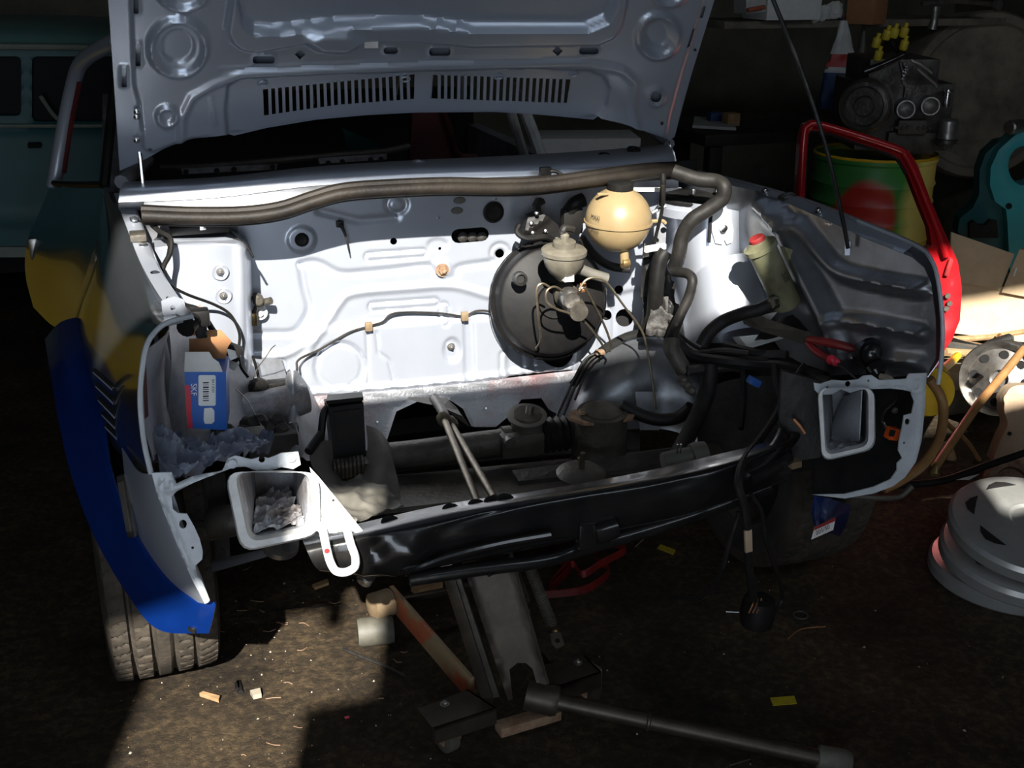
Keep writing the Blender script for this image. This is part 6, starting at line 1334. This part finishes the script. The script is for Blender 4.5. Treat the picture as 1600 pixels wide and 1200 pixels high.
# yellow lid, hoses, cushion, rods
mb = MB(); c = at(1452, 612, Y=.62); mb.lathe([(.062, 0), (.064, .004), (.060, .012), (.02, .014)], c, (-.3, -1, .2), 36); mb.build('yellow_disc', 'yellow', None, label='round yellow plastic disc just behind the right headlamp panel', cat='disc')
stick('yellow_stick', [(1472, 578, .75), (1484, 568, .9), (1496, 556, 1.05)], .012, 'yellow', 'yellow stick poking up behind the yellow disc', 'stick')
stick('brown_hose', [(1452, 592, .56), (1470, 620, .55), (1474, 650, .52), (1466, 690, .46), (1440, 728, .40), (1405, 752, .36), (1380, 764, .36)], .012, 'hose_brown', 'brown rubber hose curving down beside the right wing', 'hose', 10)
bh = stick('brown_hose', [(1600, 545, .85), (1565, 588, .80), (1530, 630, .74), (1495, 680, .66), (1462, 728, .56)], .012, 'hose_brown', 'brown rubber hose running straight up to the steel wheel', 'hose', 10)
mb = MB(); mb.lathe([(.008, 0), (.010, .01), (.010, .02), (.014, .022), (.014, .030), (.006, .036)], at(1464, 726, Y=.56), (-.5, -.4, -.6), 12); mb.build('hose_nozzle', 'brass', bh)
stick('brown_hose', [(1478, 660, .9), (1510, 690, .9), (1530, 720, .88)], .008, 'hose_brown', 'thin brown hose lying behind the straight one', 'hose', 8)
stick('black_bar', [(1400, 758, .62), (1470, 752, .60), (1540, 728, .6), (1610, 704, .6)], .010, 'black', 'long black bar lying above the hubcap stack', 'bar')
MB().prism(pts((1492, 750, .585), (1510, 745, .585), (1528, 741, .585), (1512, 750, .585)), (0, -.006, .003)).build('bar_tag', 'card_white', None, label='pale paper tag on the black bar', cat='tag', smooth=False)
cu = thing('seat_cushion', at(1600, 740, Y=.86), 'beige padded cushion standing at the right edge above the hubcaps', 'cushion')
mb = MB(); CQ = Plane(at(1600, 680, Y=.85), (-.3, -1, .25)); o = relief('cushion_pad', CQ, cr([(1568, 640), (1572, 615), (1590, 602), (1640, 606), (1680, 640), (1680, 760), (1600, 760), (1552, 738), (1562, 690), (1572, 662)], 5, True), 'beige', cu, (), [('step', [(1575, 625), (1590, 612), (1640, 612), (1670, 740), (1565, 735), (1576, 660)], .03, 30), ('ridge', [(1570, 622), (1600, 618), (1640, 625)], -.012, 8)], res=7, thick=.05)
MB().lathe([(.006, 0), (.006, .003)], CQ.px([(1573, 676)], .016)[0], CQ.n, 10).build('cushion_button', 'void', cu)
mb = MB(); c = at(1580, 756, Y=.72); kx = mpp(c); mb.lathe([(42*kx, -.02), (44*kx, 0), (40*kx, .01), (26*kx, .012), (24*kx, .002), (8*kx, .002)], c, (-.2, -.7, .6), 32); mb.build('rusty_disc', 'rust', None, label='rusty brake disc leaning behind the top hubcap', cat='disc')
stick('wooden_post', [(1476, 690, .95), (1484, 720, .92), (1492, 748, .9)], .02, 'wood', 'weathered wooden post end behind the brown hoses', 'post')
# dark bench and its clutter beyond the wing
bt = at(1150, 210, Y=2.7); wbn = thing('workbench', (bt.x, 2.8, 0), 'dark workbench in the shade behind the car', 'workbench')
MB().box((2.15, 2.95, bt.z-.03), (1.0, .4, .05), bev=.005).build('bench_top', 'oily_dark', wbn)
for x in (1.72, 2.58):
    for y in (2.8, 3.1): MB().box((x, y, (bt.z-.05)/2), (.06, .06, bt.z-.05), bev=.004).build('leg', 'oily_dark', wbn)
MB().prism([Vector((p.x, p.y, bt.z+.0)) for p in (at(1082, 200, Z=bt.z), at(1150, 204, Z=bt.z), at(1140, 190, Z=bt.z), at(1085, 186, Z=bt.z))], (0, 0, .012)).build('paper_stack', 'bag', None, label='pale folded paper on the dark workbench', cat='paper', smooth=False)
p = at(1142, 186, Z=bt.z+.03); MB().box((p.x, p.y, bt.z+.03), (.06, .06, .055), bev=.004).build('small_carton', 'wood', None, label='small tan carton on the workbench behind the paper', cat='box')
p = at(1118, 182, Z=bt.z+.03); MB().box((p.x, p.y, bt.z+.025), (.07, .05, .05), bev=.006).build('blue_tin', 'bag_blue', None, label='small blue tin on the workbench next to the tan carton', cat='tin')
# white carton seen through the windscreen opening
p0 = at(922, 238, Y=2.75)
mb = MB(); mb.box((at(922, 230, Y=2.85).x, 2.9, .62), (.42, .26, .16), Matrix.Rotation(-.25, 3, 'Z'), bev=.003); wbx = mb.build('parcel', 'card_white', None, label='white parcel seen through the windscreen opening', cat='box')
MB().box((at(922, 230, Y=2.85).x, 2.95, .27), (.6, .4, .54), bev=.01).build('crate', 'oily_dark', None, label='dark crate carrying the white parcel behind the car', cat='crate')

# ================================================================== BACKGROUND, LEFT
vt = thing('van', (-1.6, 3.7, 0), 'old turquoise van parked in the shade on the left', 'van')
VP = PY(3.35)
vo = [(-420, 70), (214, 72), (222, 388), (-420, 388)]
vw = [rrect(-150, 88, 33, 181, 8), rrect(50, 88, 205, 190, 8), rrect(-390, 88, -170, 181, 8)]
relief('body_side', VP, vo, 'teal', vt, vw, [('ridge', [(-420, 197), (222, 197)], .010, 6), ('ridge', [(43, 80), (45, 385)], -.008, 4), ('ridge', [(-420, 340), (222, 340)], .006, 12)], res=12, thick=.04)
loft('roof', [pts((-420, 72, 3.34), (-100, 72, 3.34), (120, 74, 3.34), (222, 78, 3.34)), pts((-420, 46, 3.40), (-100, 46, 3.40), (120, 48, 3.40), (222, 54, 3.40)), pts((-420, 30, 3.6), (-100, 28, 3.6), (120, 30, 3.6), (222, 38, 3.6)), pts((-420, 24, 4.2), (-100, 22, 4.2), (120, 24, 4.2), (222, 34, 4.2))], 'teal_roof', vt, 6, 5, .01)
mb = MB(); mb.tube(pts((-420, 73, 3.32), (40, 73, 3.32), (222, 77, 3.32)), .012, 8, 4); mb.build('drip_rail', 'cream', vt)
mb = MB(); mb.tube(pts((-420, 197, 3.33), (222, 197, 3.33)), .008, 8, 0); mb.build('belt_trim', 'cream', vt)
mb = MB(); mb.prism(pts((-420, 388, 3.33), (60, 386, 3.33), (60, 402, 3.33), (-420, 404, 3.33)), (0, .05, 0)); mb.build('sill', 'cream', vt, smooth=False)
for w in vw:
    x0 = min(p[0] for p in w); x1 = max(p[0] for p in w); relief('window_pane', PY(3.40), rrect(x0-6, 84, x1+6, 194, 4), 'glass_dark', vt, res=999, thick=.004)
MB().box((-1.5, 3.9, .30), (2.4, .9, .30)).build('underbody', 'void', vt, smooth=False)
for x in (-.55, -2.2):
    mb = MB(); mb.lathe([(.16, -.09), (.27, -.08), (.28, 0), (.27, .08), (.16, .09)], (x, 3.6, .28), (0, 1, 0), 32); mb.build('van_tyre', 'tyre_side', vt)
mb = MB(); mb.tube(pts((63, 150, 3.3), (80, 175, 3.3), (92, 188, 3.3)), .008, 6); mb.build('mirror_arm', 'cream', vt)
MB().box(at(54, 227, Y=3.32), (.05, .03, .02), bev=.006).build('door_handle', 'void', vt)
# unseen yellow cabinet, added so its colour reflects in the door paint
yc = thing('reflection_cabinet', (-1.72, 2.9, 0), 'unseen low yellow cabinet added for its reflection in the silver door', 'cabinet')
MB().box((-1.72, 2.95, .25), (.90, .40, .50), bev=.01).build('cabinet_body', 'yellow', yc)
for x in (-1.94, -1.50):
    d_ = MB().box((x, 2.742, .25), (.42, .014, .44), bev=.004).build('cabinet_door', 'yellow', yc); MB().box((x+.15*(1 if x < -1.7 else -1), 2.725, .30), (.02, .02, .10), bev=.004).build('handle', 'steel', d_)
